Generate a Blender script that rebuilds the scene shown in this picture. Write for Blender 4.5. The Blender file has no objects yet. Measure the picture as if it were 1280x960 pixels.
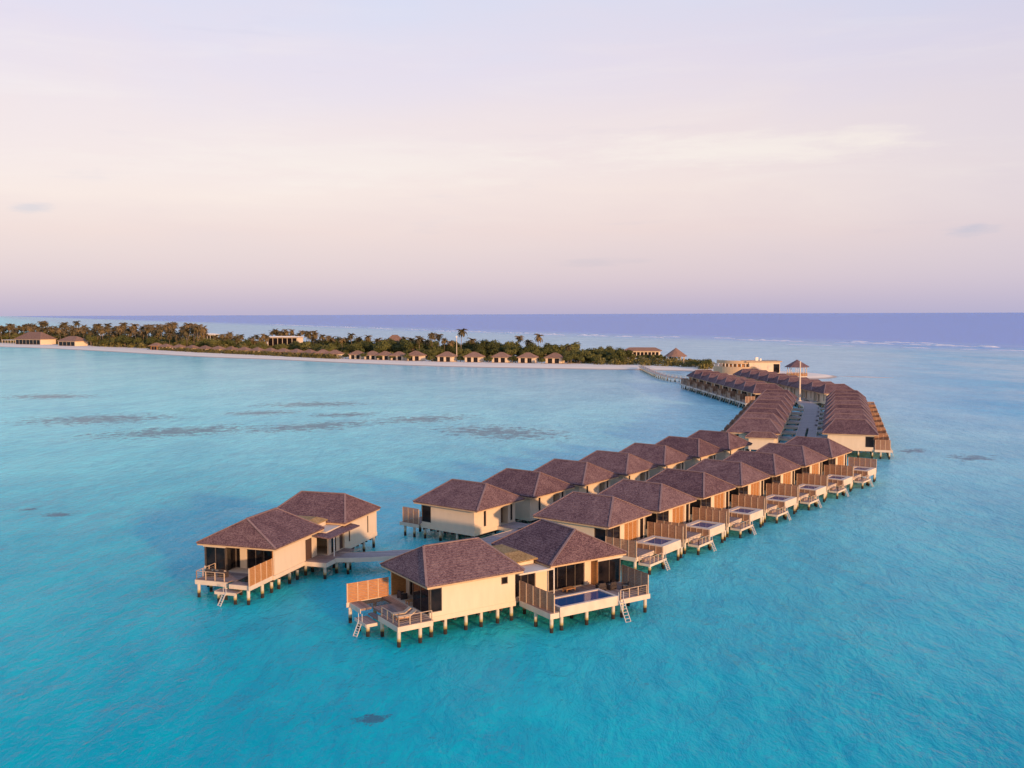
import bpy, bmesh, math, random
from mathutils import Vector, Matrix, noise
rnd = random.Random(7)
S = bpy.context.scene
COL = S.collection
R = math.radians

# ------------------------------------------------------------------ materials
def mat(name):
    m = bpy.data.materials.new(name); m.use_nodes = True
    nt = m.node_tree; nt.nodes.clear()
    out = nt.nodes.new('ShaderNodeOutputMaterial')
    b = nt.nodes.new('ShaderNodeBsdfPrincipled')
    nt.links.new(b.outputs[0], out.inputs[0])
    return m, nt, b, out

class N:
    """small node helper"""
    def __init__(s, nt): s.nt = nt
    def new(s, t, **k):
        n = s.nt.nodes.new(t)
        for a, v in k.items(): setattr(n, a, v)
        return n
    def link(s, a, b): s.nt.links.new(a, b)
    def val(s, sock, v):
        if hasattr(v, 'is_linked') or isinstance(v, bpy.types.NodeSocket): s.link(v, sock)
        else: sock.default_value = v
    def math(s, op, a, b=0.0, c=None, clamp=False):
        n = s.new('ShaderNodeMath', operation=op); n.use_clamp = clamp
        s.val(n.inputs[0], a); s.val(n.inputs[1], b)
        if c is not None: s.val(n.inputs[2], c)
        return n.outputs[0]
    def noise(s, vec, scale, detail=3, rough=.55, dist=0):
        n = s.new('ShaderNodeTexNoise'); s.link(vec, n.inputs['Vector'])
        n.inputs['Scale'].default_value = scale; n.inputs['Detail'].default_value = detail
        n.inputs['Roughness'].default_value = rough; n.inputs['Distortion'].default_value = dist
        return n.outputs['Fac']
    def ramp(s, fac, stops, interp='LINEAR'):
        n = s.new('ShaderNodeValToRGB'); n.color_ramp.interpolation = interp
        e = n.color_ramp.elements
        while len(e) < len(stops): e.new(0.5)
        for i, (p, c) in enumerate(stops):
            e[i].position = p; e[i].color = (*c, 1) if len(c) == 3 else c
        s.val(n.inputs[0], fac); return n.outputs[0]
    def mix(s, fac, a, b, mode='MIX'):
        n = s.new('ShaderNodeMix', data_type='RGBA', blend_type=mode); 
        s.val(n.inputs[0], fac)
        for i, v in ((6, a), (7, b)):
            if isinstance(v, tuple): n.inputs[i].default_value = (*v, 1)
            else: s.link(v, n.inputs[i])
        return n.outputs[2]
    def smooth(s, v, a, b):
        n = s.new('ShaderNodeMapRange', interpolation_type='SMOOTHSTEP')
        s.val(n.inputs[0], v); n.inputs[1].default_value = a; n.inputs[2].default_value = b
        return n.outputs[0]
    def scale(s, vec, xyz, rot=(0, 0, 0)):
        n = s.new('ShaderNodeMapping'); s.link(vec, n.inputs[0])
        n.inputs['Scale'].default_value = xyz; n.inputs['Rotation'].default_value = rot
        return n.outputs[0]
    def objvec(s, jitter=True):
        t = s.new('ShaderNodeTexCoord'); v = t.outputs['Object']
        if jitter:
            oi = s.new('ShaderNodeObjectInfo')
            a = s.new('ShaderNodeVectorMath', operation='ADD'); s.link(v, a.inputs[0])
            m = s.math('MULTIPLY', oi.outputs['Random'], 50.0); s.link(m, a.inputs[1])
            v = a.outputs[0]
        return v

def simple(name, c1, c2, scale=1.2, rough=.8, bump=0.0, bscale=8, stretch=(1, 1, 1), spec=.3):
    m, nt, b, o = mat(name); n = N(nt); v = n.scale(n.objvec(), stretch)
    f = n.noise(v, scale, 5, .6)
    n.link(n.ramp(f, [(.32, c1), (.68, c2)]), b.inputs['Base Color'])
    b.inputs['Roughness'].default_value = rough
    b.inputs['Specular IOR Level'].default_value = spec
    if bump:
        bp = n.new('ShaderNodeBump'); bp.inputs['Strength'].default_value = bump; bp.inputs['Distance'].default_value = .03
        n.link(n.noise(v, bscale, 3), bp.inputs['Height']); n.link(bp.outputs[0], b.inputs['Normal'])
    return m

M = {}
def mk_thatch(name, dark, mid, light):
    m, nt, b, o = mat(name); n = N(nt); v = n.objvec()
    f1 = n.noise(n.scale(v, (1, 1, 2.2)), 6.5, 4, .75)
    f2 = n.noise(v, .55, 3, .6)
    vo = n.new('ShaderNodeTexVoronoi'); n.link(n.scale(v, (1, 1, 2.0)), vo.inputs['Vector']); vo.inputs['Scale'].default_value = 7.5
    sep = n.new('ShaderNodeSeparateColor'); n.link(vo.outputs['Color'], sep.inputs[0])
    f = n.math('ADD', n.math('MULTIPLY', f1, .5), n.math('MULTIPLY', sep.outputs[0], .32))
    oi = n.new('ShaderNodeObjectInfo')
    f = n.math('ADD', f, n.math('MULTIPLY', f2, .34)); f = n.math('ADD', f, n.math('MULTIPLY', n.math('SUBTRACT', oi.outputs['Random'], .75), .12))
    n.link(n.ramp(f, [(.3, dark), (.52, mid), (.8, light)]), b.inputs['Base Color'])
    b.inputs['Roughness'].default_value = .9; b.inputs['Specular IOR Level'].default_value = .15
    bp = n.new('ShaderNodeBump'); bp.inputs['Strength'].default_value = .5; bp.inputs['Distance'].default_value = .06
    n.link(f, bp.inputs['Height']); n.link(bp.outputs[0], b.inputs['Normal'])
    return m
M['thatch'] = mk_thatch('thatch_shingle', (.050, .027, .036), (.128, .075, .088), (.27, .185, .185))
M['thatch_new'] = mk_thatch('straw_thatch', (.16, .10, .045), (.30, .20, .09), (.44, .31, .16))
M['thatch_far'] = mk_thatch('beach_thatch', (.14, .085, .065), (.25, .155, .12), (.36, .24, .19))
M['cap'] = simple('ridge_capping', (.20, .13, .13), (.30, .21, .20), 4, .9, .3)
M['wall'] = simple('cream_render', (.67, .55, .415), (.715, .59, .45), 1.1, .85, .12, 20, (1.6, 1.6, .35))
M['trim'] = simple('pale_trim', (.60, .50, .40), (.70, .60, .49), .8, .75)
M['fascia'] = simple('eave_board', (.50, .34, .20), (.62, .44, .27), 2, .7, .1, 6, (1, 1, 4))
M['concrete'] = simple('pale_concrete', (.55, .50, .43), (.70, .64, .55), 1.6, .85, .2, 12)
M['white'] = simple('white_paint', (.74, .72, .68), (.80, .78, .74), 1, .5)
M['pooltile'] = simple('pool_tile', (.05, .09, .17), (.07, .13, .22), 6, .3)
M['dark'] = simple('dark_weave', (.035, .028, .03), (.07, .055, .055), 8, .7)
M['cushion'] = simple('sand_cushion', (.48, .36, .25), (.6, .46, .33), 3, .9)
M['underfloor'] = simple('underfloor_shade', (.03, .026, .024), (.06, .05, .045), 3, .9)  # near-black tone that stands in for shade beneath the villas
M['door'] = simple('dark_door_wood', (.07, .04, .03), (.12, .07, .05), 3, .5, .2, 8, (6, 6, 1))
M['steel'] = simple('steel_tube', (.55, .54, .53), (.65, .64, .63), 3, .3)
M['soffit'] = simple('soffit_board', (.40, .28, .18), (.5, .36, .24), 2, .8)
M['frame'] = simple('bronze_frame', (.10, .08, .07), (.15, .12, .10), 3, .4)

def mk_plank(name, c1, c2, c3, axis=0, w=.14, rough=.75, gap=.08, vertical=False):
    m, nt, b, o = mat(name); n = N(nt)
    t = n.new('ShaderNodeTexCoord'); v = t.outputs['Object']
    sep = n.new('ShaderNodeSeparateXYZ'); n.link(v, sep.inputs[0])
    c = sep.outputs[axis]
    q = n.math('DIVIDE', c, w); fl = n.math('FLOOR', q); fr = n.math('FRACT', q)
    wn = n.new('ShaderNodeTexWhiteNoise', noise_dimensions='1D'); n.link(fl, wn.inputs['W'])
    vv = n.objvec()
    f = n.noise(n.scale(vv, (1, 1, 1)), 1.7, 5, .65)
    g = n.math('ADD', n.math('MULTIPLY', wn.outputs['Value'], .45), n.math('MULTIPLY', f, .7))
    col = n.ramp(g, [(.25, c1), (.55, c2), (.85, c3)])
    gapf = n.math('LESS_THAN', fr, gap)
    col = n.mix(gapf, col, (.03, .022, .02))
    n.link(col, b.inputs['Base Color']); b.inputs['Roughness'].default_value = rough
    b.inputs['Specular IOR Level'].default_value = .25
    return m
M['deck'] = mk_plank('weathered_deck', (.20, .14, .12), (.29, .215, .19), (.38, .29, .26), 0)
M['walk'] = mk_plank('walkway_deck', (.27, .22, .21), (.36, .30, .29), (.45, .38, .37), 1, .3)
M['slat'] = simple('teak_slat', (.38, .165, .055), (.56, .28, .11), 3.0, .65, .2, 10, (1, 1, 5))
M['slat_grey'] = simple('weathered_slat', (.24, .125, .08), (.40, .235, .15), 3.0, .75, .2, 10, (1, 1, 5))
M['post'] = simple('screen_post', (.52, .36, .24), (.64, .47, .33), 3, .7)

def mk_glass():
    m, nt, b, o = mat('dark_glass'); n = N(nt)
    f = n.noise(n.objvec(), .8, 2)
    n.link(n.ramp(f, [(.35, (.006, .006, .009)), (.7, (.022, .018, .02))]), b.inputs['Base Color'])
    b.inputs['Roughness'].default_value = .06; b.inputs['Specular IOR Level'].default_value = .25
    return m
M['glass'] = mk_glass()
def mk_poolwater():
    m, nt, b, o = mat('pool_water'); n = N(nt)
    b.inputs['Base Color'].default_value = (.02, .085, .22, 1); b.inputs['Roughness'].default_value = .06; b.inputs['Specular IOR Level'].default_value = .3
    bp = n.new('ShaderNodeBump'); bp.inputs['Strength'].default_value = .3; bp.inputs['Distance'].default_value = .02
    n.link(n.noise(n.objvec(), 2.5, 2), bp.inputs['Height']); n.link(bp.outputs[0], b.inputs['Normal'])
    return m
M['poolwater'] = mk_poolwater()
def mk_pile():
    m, nt, b, o = mat('pile_concrete'); n = N(nt)
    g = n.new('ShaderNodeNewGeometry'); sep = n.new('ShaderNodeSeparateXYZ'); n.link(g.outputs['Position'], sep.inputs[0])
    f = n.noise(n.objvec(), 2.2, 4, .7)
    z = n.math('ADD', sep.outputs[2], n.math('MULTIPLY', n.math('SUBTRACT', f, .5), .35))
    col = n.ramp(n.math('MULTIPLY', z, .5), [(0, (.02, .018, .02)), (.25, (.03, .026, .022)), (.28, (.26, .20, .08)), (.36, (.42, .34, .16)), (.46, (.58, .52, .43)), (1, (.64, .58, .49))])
    n.link(col, b.inputs['Base Color']); b.inputs['Roughness'].default_value = 1.15
    return m
M['pile'] = mk_pile()

def mk_leaf(name, c1, c2, c3):
    m, nt, b, o = mat(name); n = N(nt)
    oi = n.new('ShaderNodeObjectInfo')
    f = n.noise(n.objvec(), .9, 3, .7)
    g = n.math('ADD', n.math('MULTIPLY', f, .75), n.math('MULTIPLY', oi.outputs['Random'], .3))
    n.link(n.ramp(g, [(.3, c1), (.5, c2), (.7, c3)]), b.inputs['Base Color'])
    b.inputs['Roughness'].default_value = .7; b.inputs['Specular IOR Level'].default_value = .2
    return m
M['palm'] = mk_leaf('palm_frond', (.06, .052, .026), (.12, .095, .045), (.21, .15, .075))
M['leaf'] = mk_leaf('broad_leaf', (.038, .045, .016), (.075, .088, .026), (.14, .14, .045))
M['bush'] = mk_leaf('shrub_leaf', (.06, .062, .022), (.12, .115, .036), (.23, .19, .06))
M['bark'] = simple('bark', (.16, .12, .09), (.26, .20, .15), 2, .9, .4)

# ------------------------------------------------------------------ objects
def tag(o, label=None, cat=None, group=None, kind=None):
    if label: o['label'] = label
    if cat: o['category'] = cat
    if group: o['group'] = group
    if kind: o['kind'] = kind
    return o
def empty(name, loc=(0, 0, 0), rz=0):
    o = bpy.data.objects.new(name, None); COL.objects.link(o)
    o.location = loc; o.rotation_euler.z = rz; o.empty_display_size = .5
    return o
class MB:
    def __init__(s, my=1):
        s.v = []; s.f = []; s.mi = []; s.my = my; s.mats = []
    def mid(s, m):
        if m is None: return 0
        if m not in s.mats: s.mats.append(m)
        return s.mats.index(m)
    def add(s, vs, fs, m=None):
        k = len(s.v); s.v += [(x, y * s.my, z) for x, y, z in vs]
        i = s.mid(m)
        for f in fs: s.f.append([k + j for j in f]); s.mi.append(i)
        return s
    def box(s, x0, x1, y0, y1, z0, z1, m=None):
        vs = [(x, y, z) for z in (z0, z1) for y in (y0, y1) for x in (x0, x1)]
        return s.add(vs, [(0, 2, 3, 1), (4, 5, 7, 6), (0, 1, 5, 4), (2, 6, 7, 3), (0, 4, 6, 2), (1, 3, 7, 5)], m)
    def bar(s, a, b, w, h=None, m=None):
        a = Vector(a); b = Vector(b); h = h or w
        d = (b - a).normalized(); up = Vector((0, 0, 1)) if abs(d.z) < .95 else Vector((1, 0, 0))
        sx = d.cross(up).normalized() * w / 2; sy = sx.cross(d).normalized() * h / 2
        vs = [tuple(p + i * sx + j * sy) for p in (a, b) for i, j in ((-1, -1), (1, -1), (1, 1), (-1, 1))]
        return s.add(vs, [(3, 2, 1, 0), (4, 5, 6, 7), (0, 1, 5, 4), (1, 2, 6, 5), (2, 3, 7, 6), (3, 0, 4, 7)], m)
    def cyl(s, x, y, z0, z1, r0, r1=None, n=10, m=None):
        r1 = r1 or r0
        vs = [(x + r * math.cos(2 * math.pi * i / n), y + r * math.sin(2 * math.pi * i / n), z) for r, z in ((r0, z0), (r1, z1)) for i in range(n)]
        fs = [(i, (i + 1) % n, n + (i + 1) % n, n + i) for i in range(n)] + [tuple(range(n - 1, -1, -1)), tuple(range(n, 2 * n))]
        return s.add(vs, fs, m)
    def tube(s, pts, rads, n=7, m=None):
        vs = []; fs = []
        for k, (p, r) in enumerate(zip(pts, rads)):
            p = Vector(p)
            d = (Vector(pts[min(k + 1, len(pts) - 1)]) - Vector(pts[max(k - 1, 0)])).normalized()
            a = d.cross(Vector((0, 1, 0)) if abs(d.y) < .9 else Vector((1, 0, 0))).normalized(); b = d.cross(a)
            vs += [tuple(p + r * (a * math.cos(2 * math.pi * i / n) + b * math.sin(2 * math.pi * i / n))) for i in range(n)]
        for k in range(len(pts) - 1):
            fs += [(k * n + i, k * n + (i + 1) % n, (k + 1) * n + (i + 1) % n, (k + 1) * n + i) for i in range(n)]
        fs += [tuple(range(n)), tuple((len(pts) - 1) * n + i for i in range(n))]
        return s.add(vs, fs, m)
    def build(s, name, m=None, parent=None, recalc=True):
        me = bpy.data.meshes.new(name); me.from_pydata(s.v, [], s.f)
        ms = s.mats if s.mats else [m]
        for q in ms: me.materials.append(M[q] if isinstance(q, str) else q)
        if s.mats: me.polygons.foreach_set('material_index', s.mi)
        if recalc:
            bm = bmesh.new(); bm.from_mesh(me); bmesh.ops.recalc_face_normals(bm, faces=bm.faces); bm.to_mesh(me); bm.free()
        me.update()
        o = bpy.data.objects.new(name, me); COL.objects.link(o)
        if parent: o.parent = parent
        return o
def kids(o): return [c for c in bpy.data.objects if c.parent == o]
def copy_tree(o, cm=None):
    if cm is None:
        cm = {}
        for c in bpy.data.objects:
            if c.parent: cm.setdefault(c.parent, []).append(c)
    def rec(a, p):
        c = a.copy(); COL.objects.link(c); c.parent = p
        for ch in cm.get(a, []): rec(ch, c)
        return c
    return rec(o, None)

# ------------------------------------------------------------------ building bits
def hip(parent, my, x0, x1, y0, y1, ze, zr, rh, axis, thatch='thatch', n=16, fascia=True, fm='fascia'):
    """stepped shingle hip roof; rh = half ridge length, axis = ridge axis"""
    cx, cy = (x0 + x1) / 2, (y0 + y1) / 2
    ax, ay = (rh, 0.04) if axis == 0 else (0.04, rh)
    mb = MB(my); prev = None; rr = random.Random(3)
    def ring(t, z, out=0):
        X0 = x0 + (cx - ax - x0) * t - out; X1 = x1 + (cx + ax - x1) * t + out
        Y0 = y0 + (cy - ay - y0) * t - out; Y1 = y1 + (cy + ay - y1) * t + out
        return [(X0, Y0, z), (X1, Y0, z), (X1, Y1, z), (X0, Y1, z)]
    rings = [ring(0, ze - .16, -.03), ring(0, ze - .02)]
    rise = zr - ze
    for i in range(n):
        t0, t1 = i / n, (i + 1) / n
        rings.append(ring(t0, ze + rise * t0 + .035)); rings.append(ring(t1, ze + rise * t1 - .0))
    vs = [p for r in rings for p in r]
    fs = []
    for k in range(len(rings) - 1):
        for i in range(4): fs.append((k * 4 + i, k * 4 + (i + 1) % 4, (k + 1) * 4 + (i + 1) % 4, (k + 1) * 4 + i))
    fs.append((0, 1, 2, 3)); q = (len(rings) - 1) * 4; fs.append((q, q + 1, q + 2, q + 3))
    mb.add(vs, fs)
    roof = mb.build('roof', thatch, parent)
    cap = MB(my); c = [Vector(p) for p in ring(0, ze + .03)]; e = [Vector(p) for p in ring(1, zr + .02)]
    for i in range(4): cap.bar(c[i], e[i], .26, .07)
    a, b = ((e[0] + e[3]) / 2, (e[1] + e[2]) / 2) if axis == 0 else ((e[0] + e[1]) / 2, (e[2] + e[3]) / 2)
    cap.bar(a + Vector((0, 0, .02)), b + Vector((0, 0, .02)), .3, .1)
    cap.build('ridge_cap', 'cap' if thatch == 'thatch' else thatch, roof)
    if fascia:
        f = MB(my); i_ = .08; z0, z1 = ze - .34, ze - .165
        f.box(x0 + i_, x1 - i_, y0 + i_, y0 + i_ + .06, z0, z1); f.box(x0 + i_, x1 - i_, y1 - i_ - .06, y1 - i_, z0, z1)
        f.box(x0 + i_, x0 + i_ + .06, y0 + i_ + .062, y1 - i_ - .062, z0, z1); f.box(x1 - i_ - .06, x1 - i_, y0 + i_ + .062, y1 - i_ - .062, z0, z1)
        f.build('fascia', fm, roof)
        s = MB(my); s.box(x0 + .16, x1 - .16, y0 + .16, y1 - .16, z0 + .05, z0 + .09); s.build('soffit', 'soffit', roof)
    return roof

def window(parent, my, axis, pos, a0, a1, z0, z1, out, mull=1, name='window'):
    """axis 0: glass plane x=pos spanning y a0..a1; axis 1: plane y=pos spanning x. out=+1/-1 outward"""
    fr = MB(my); t = .07
    def bx(b, lo, hi, a, c, zz0, zz1):
        if axis == 0: b.box(min(lo, hi), max(lo, hi), a, c, zz0, zz1)
        else: b.box(a, c, min(lo, hi), max(lo, hi), zz0, zz1)
    o0, o1 = pos - .03 * out, pos + .06 * out
    bx(fr, o0, o1, a0, a1, z0, z0 + t); bx(fr, o0, o1, a0, a1, z1 - t, z1)
    for k in range(mull + 1):
        c = a0 + t / 2 + (a1 - a0 - t) * k / mull
        bx(fr, o0, o1, c - t / 2, c + t / 2, z0 + t + .002, z1 - t - .002)
    w = fr.build(name, 'frame', parent)
    g = MB(my); bx(g, pos - .02 * out, pos + .012 * out, a0 + .03, a1 - .03, z0 + .03, z1 - .03); g.build('pane', 'glass', w)
    return w

def screen(parent, my, p0, p1, z0, z1, mat_='slat_grey', step=1.1, name='privacy_screen', zb=None):
    mb = MB(my); a = Vector((*p0, 0)); b = Vector((*p1, 0)); L = (b - a).length; d = (b - a) / L
    n = max(1, round(L / step)); 
    z1b = zb if zb is not None else z1
    for i in range(n + 1):
        p = a + d * (L * i / n); top = z1 + (z1b - z1) * i / n
        mb.bar((p.x, p.y, z0), (p.x, p.y, top + .03), .11, .11, 'post')
    k = int((z1 - z0) / .17)
    for j in range(k + 1):
        z = z0 + .07 + j * .17
        zz = z + (z1b - z1) * (z - z0) / (z1 - z0)
        mb.bar((a.x, a.y, z), (b.x, b.y, zz), .035, .145, mat_)
    return mb.build(name, None, parent)

def railing(parent, my, pts, z, h=.95, name='railing'):
    mb = MB(my)
    for p, q in zip(pts, pts[1:]):
        a = Vector((*p, z)); b = Vector((*q, z)); L = (b - a).length; n = max(1, round(L / 1.15))
        mb.bar(a + Vector((0, 0, h)), b + Vector((0, 0, h)), .07, .05)
        for zz in (.25, .45, .65): mb.bar(a + Vector((0, 0, zz)), b + Vector((0, 0, zz)), .015)
        for i in range(n + 1):
            c = a.lerp(b, i / n); mb.bar(c, c + Vector((0, 0, h - .03)), .085)
    return mb.build(name, 'post', parent)

def ladder(parent, my, top, foot, w=.65):
    mb = MB(my); a = Vector(top); b = Vector(foot); d = b - a
    s = Vector((-d.y, d.x, 0)).normalized() * w / 2
    for k in (-1, 1):
        mb.bar(a + s * k, b + s * k, .07, .07)
        mb.bar(a + s * k * 1.0, a + s * k * 1.0 + Vector((0, 0, .8)), .05)
    for i in range(1, 9):
        c = a + d * i / 9; mb.bar(c - s, c + s, .16, .035)
    return mb.build('ladder', 'steel', parent)

def piles(parent, my, pts, ztop, r=.19):
    for p in pts:
        x, y = p[0], p[1]; zt = p[2] if len(p) > 2 else ztop
        mb = MB(1); mb.cyl(0, 0, -.9, zt, r, n=10)
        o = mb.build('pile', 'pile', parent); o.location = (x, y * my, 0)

def pool(parent, my, x0, x1, y0, y1, z0, z1, rim=.35):
    mb = MB(my)
    mb.box(x0, x1, y0, y0 + rim, z0, z1, 'trim'); mb.box(x0, x1, y1 - rim, y1, z0, z1, 'trim')
    mb.box(x0, x0 + rim, y0 + rim, y1 - rim, z0, z1 - .003, 'trim'); mb.box(x1 - rim, x1, y0 + rim, y1 - rim, z0, z1 - .003, 'trim')
    mb.box(x0 + rim, x1 - rim, y0 + rim, y1 - rim, z0 + .05, z0 + .2, 'pooltile')
    p = mb.build('plunge_pool', None, parent)
    w = MB(my); w.box(x0 + rim, x1 - rim, y0 + rim, y1 - rim, z0 + .3, z1 - .09); w.build('pool_water', 'poolwater', p)
    return p

def multi(parent, my, name, m, boxes):
    for q in boxes:
        mb = MB(my); mb.box(*q); mb.build(name, m, parent)
# ------------------------------------------------------------------ single villa
def single_villa(my, pool_side=True):
    t = empty('water_villa')
    hip(t, my, -5.9, 5.9, -5.5, 5.5, 5.45, 8.08, 3.2, 0)
    f = MB(my); f.box(-4.75, 5.15, -4.75, 4.75, 1.62, 2.1); f.build('floor_slab', 'wall', t)
    u = MB(my)
    for i in range(8): u.box(-4.5 + i * 1.3, -4.3 + i * 1.3, -4.6, 4.6, 1.3, 1.617)
    u.box(-4.6, 5.0, -4.6, 4.6, 1.58, 1.616); u.build('added_dark_joists', 'underfloor', t)  # dark joists and sheet added to deepen the shade under the slab
    w = MB(my); zt = 5.2; th = .2
    # camera-side wall y=-4.7
    w.box(-4.7, 3.2, -4.7, -4.5, 2.1, zt); w.box(3.2, 4.95, -4.7, -4.5, 2.1, 2.5); w.box(3.2, 4.95, -4.7, -4.5, 4.85, zt)
    w.box(-4.7, 5.1, 4.5, 4.7, 2.1, zt)
    # sea-side x=5.1
    w.box(5.0, 5.1, -4.7, -1.5, 2.1, 2.2); w.box(4.9, 5.1, -4.498, -1.5, 4.9, zt)
    w.box(4.7, 5.12, -1.5, -.45, 2.1, zt); w.box(4.7, 5.12, 3.1, 3.55, 2.1, zt)
    w.box(4.9, 5.1, -.45, 3.1, 4.95, zt); w.box(4.9, 5.1, 3.55, 4.498, 4.9, zt)
    # walkway side x=-4.7
    w.box(-4.7, -4.5, -4.498, -2.6, 2.1, zt); w.box(-4.7, -4.5, -2.05, 1.3, 2.1, zt)
    w.box(-4.7, -4.5, -2.6, -2.05, 2.1, 2.6); w.box(-4.7, -4.5, -2.6, -2.05, 4.9, zt)
    w.box(-4.7, -4.5, 1.3, 3.0, 4.6, zt); w.box(-4.498, -3.6, 1.2, 1.3, 2.1, zt); w.box(-4.498, -3.6, 3.0, 3.1, 2.1, zt)
    w.box(-3.7, -3.6, 1.3, 3.0, 4.5, zt)
    w.box(-4.7, -4.5, 3.0, 3.55, 2.1, zt); w.box(-4.7, -4.5, 4.05, 4.498, 2.1, zt)
    w.box(-4.7, -4.5, 3.55, 4.05, 2.1, 2.4); w.box(-4.7, -4.5, 3.55, 4.05, 4.8, zt)
    w.build('wall', 'wall', t)
    window(t, my, 1, -4.62, 3.25, 4.95, 2.5, 4.85, -1)
    window(t, my, 0, 5.02, -4.6, -1.5, 2.2, 4.9, 1, 2)
    window(t, my, 0, 5.02, 3.55, 4.5, 2.1, 4.9, 1)
    window(t, my, 0, -4.6, -2.6, -2.05, 2.6, 4.9, -1); window(t, my, 0, -4.6, 3.55, 4.05, 2.4, 4.8, -1)
    d = MB(my); d.box(-3.72, -3.64, 1.32, 2.98, 2.1, 4.5); d.build('door', 'door', t)
    sl = MB(my)
    for j in range(18): sl.box(4.86, 4.92, -.44, 3.09, 2.15 + j * .155, 2.27 + j * .155, 'slat')
    for yy in (-.3, .8, 1.9, 3.0): sl.box(4.92, 4.98, yy - .05, yy + .05, 2.1, 4.95, 'post')
    sl.box(4.8, 4.855, -.44, 3.09, 2.1, 4.95, 'dark'); sl.build('slatted_wall', None, t)
    # decks
    if pool_side:
        dk = MB(my)
        dk.box(5.16, 6.9, -5.25, 5.35, 1.88, 2.1); dk.box(6.9, 9.6, -5.25, -.72, 1.88, 2.1); dk.box(6.9, 9.2, 4.25, 5.35, 1.88, 2.1)
        dk.build('deck', 'deck', t)
        multi(t, my, 'edge_beam', 'trim', [(5.16, 9.62, -5.33, -5.27, 1.55, 2.05), (9.62, 9.68, -5.33, -.72, 1.55, 2.05), (5.16, 10.5, 5.37, 5.43, 1.4, 2.05)])
        lp = MB(my); lp.box(9.7, 11.3, -4.6, -.55, 1.18, 1.32, 'deck'); lp.box(9.7, 11.34, -4.68, -4.6, 1.05, 1.34, 'trim'); lp.box(11.3, 11.36, -4.6, -.55, 1.05, 1.34, 'trim')
        lp.box(9.7, 10.1, -3.9, -2.2, 1.32, 1.7, 'deck'); lp.build('lower_landing', None, t)
        screen(t, my, (5.3, -5.22), (9.7, -5.22), 1.75, 4.1)
        screen(t, my, (5.25, 5.4), (10.5, 5.4), 1.5, 4.15)
        pool(t, my, 6.7, 10.85, -.5, 4.2, 1.62, 2.72, .75)
        cl = MB(my)
        for j in range(6): cl.box(7.0, 10.8, -.56, -.505, 1.66 + j * .16, 1.79 + j * .16, 'slat_grey')
        for k in range(5): cl.box(7.0 + k * .92, 7.1 + k * .92, -.6, -.562, 1.62, 2.66, 'post')
        cl.build('pool_cladding', None, t)
        railing(t, my, [(9.75, -4.6), (11.25, -4.6), (11.25, -1.5)], 1.32, .85)
        ladder(t, my, (11.35, -1.1, 1.32), (12.2, -1.1, -.5))
    else:
        mb = MB(my); mb.box(5.16, 8.5, -5.05, 5.05, 1.88, 2.1); mb.build('deck', 'deck', t)
        multi(t, my, 'edge_beam', 'trim', [(5.16, 8.9, -5.13, -5.07, 1.55, 2.06), (8.52, 8.6, -5.05, 5.05, 1.55, 2.06), (5.16, 8.9, 5.07, 5.13, 1.55, 2.06)])
        screen(t, my, (5.3, -4.95), (8.35, -4.95), 2.1, 4.15); screen(t, my, (5.3, 4.95), (8.35, 4.95), 2.1, 4.15)
        screen(t, my, (8.4, 1.6), (8.4, 4.8), 2.1, 3.9)
        railing(t, my, [(8.4, -4.85), (8.4, -1.2)], 2.1, .9)
        ladder(t, my, (8.65, .2, 2.1), (9.5, .2, -.5))
    en = MB(my); en.box(-8.3, -4.72, .5, 4.4, 1.86, 2.1); en.build('entry_deck', 'walk', t)
    multi(t, my, 'entry_beam', 'trim', [(-8.3, -4.72, .42, .49, 1.6, 2.08), (-8.3, -4.72, 4.41, 4.48, 1.6, 2.08)])
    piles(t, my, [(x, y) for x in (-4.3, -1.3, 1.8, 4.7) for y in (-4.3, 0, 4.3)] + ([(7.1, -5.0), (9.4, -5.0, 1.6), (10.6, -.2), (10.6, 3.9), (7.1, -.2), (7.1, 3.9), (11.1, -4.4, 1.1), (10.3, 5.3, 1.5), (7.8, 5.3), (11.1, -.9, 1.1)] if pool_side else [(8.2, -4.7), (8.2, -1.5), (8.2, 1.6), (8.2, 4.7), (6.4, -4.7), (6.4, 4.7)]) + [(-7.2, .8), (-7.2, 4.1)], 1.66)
    return t

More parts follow.
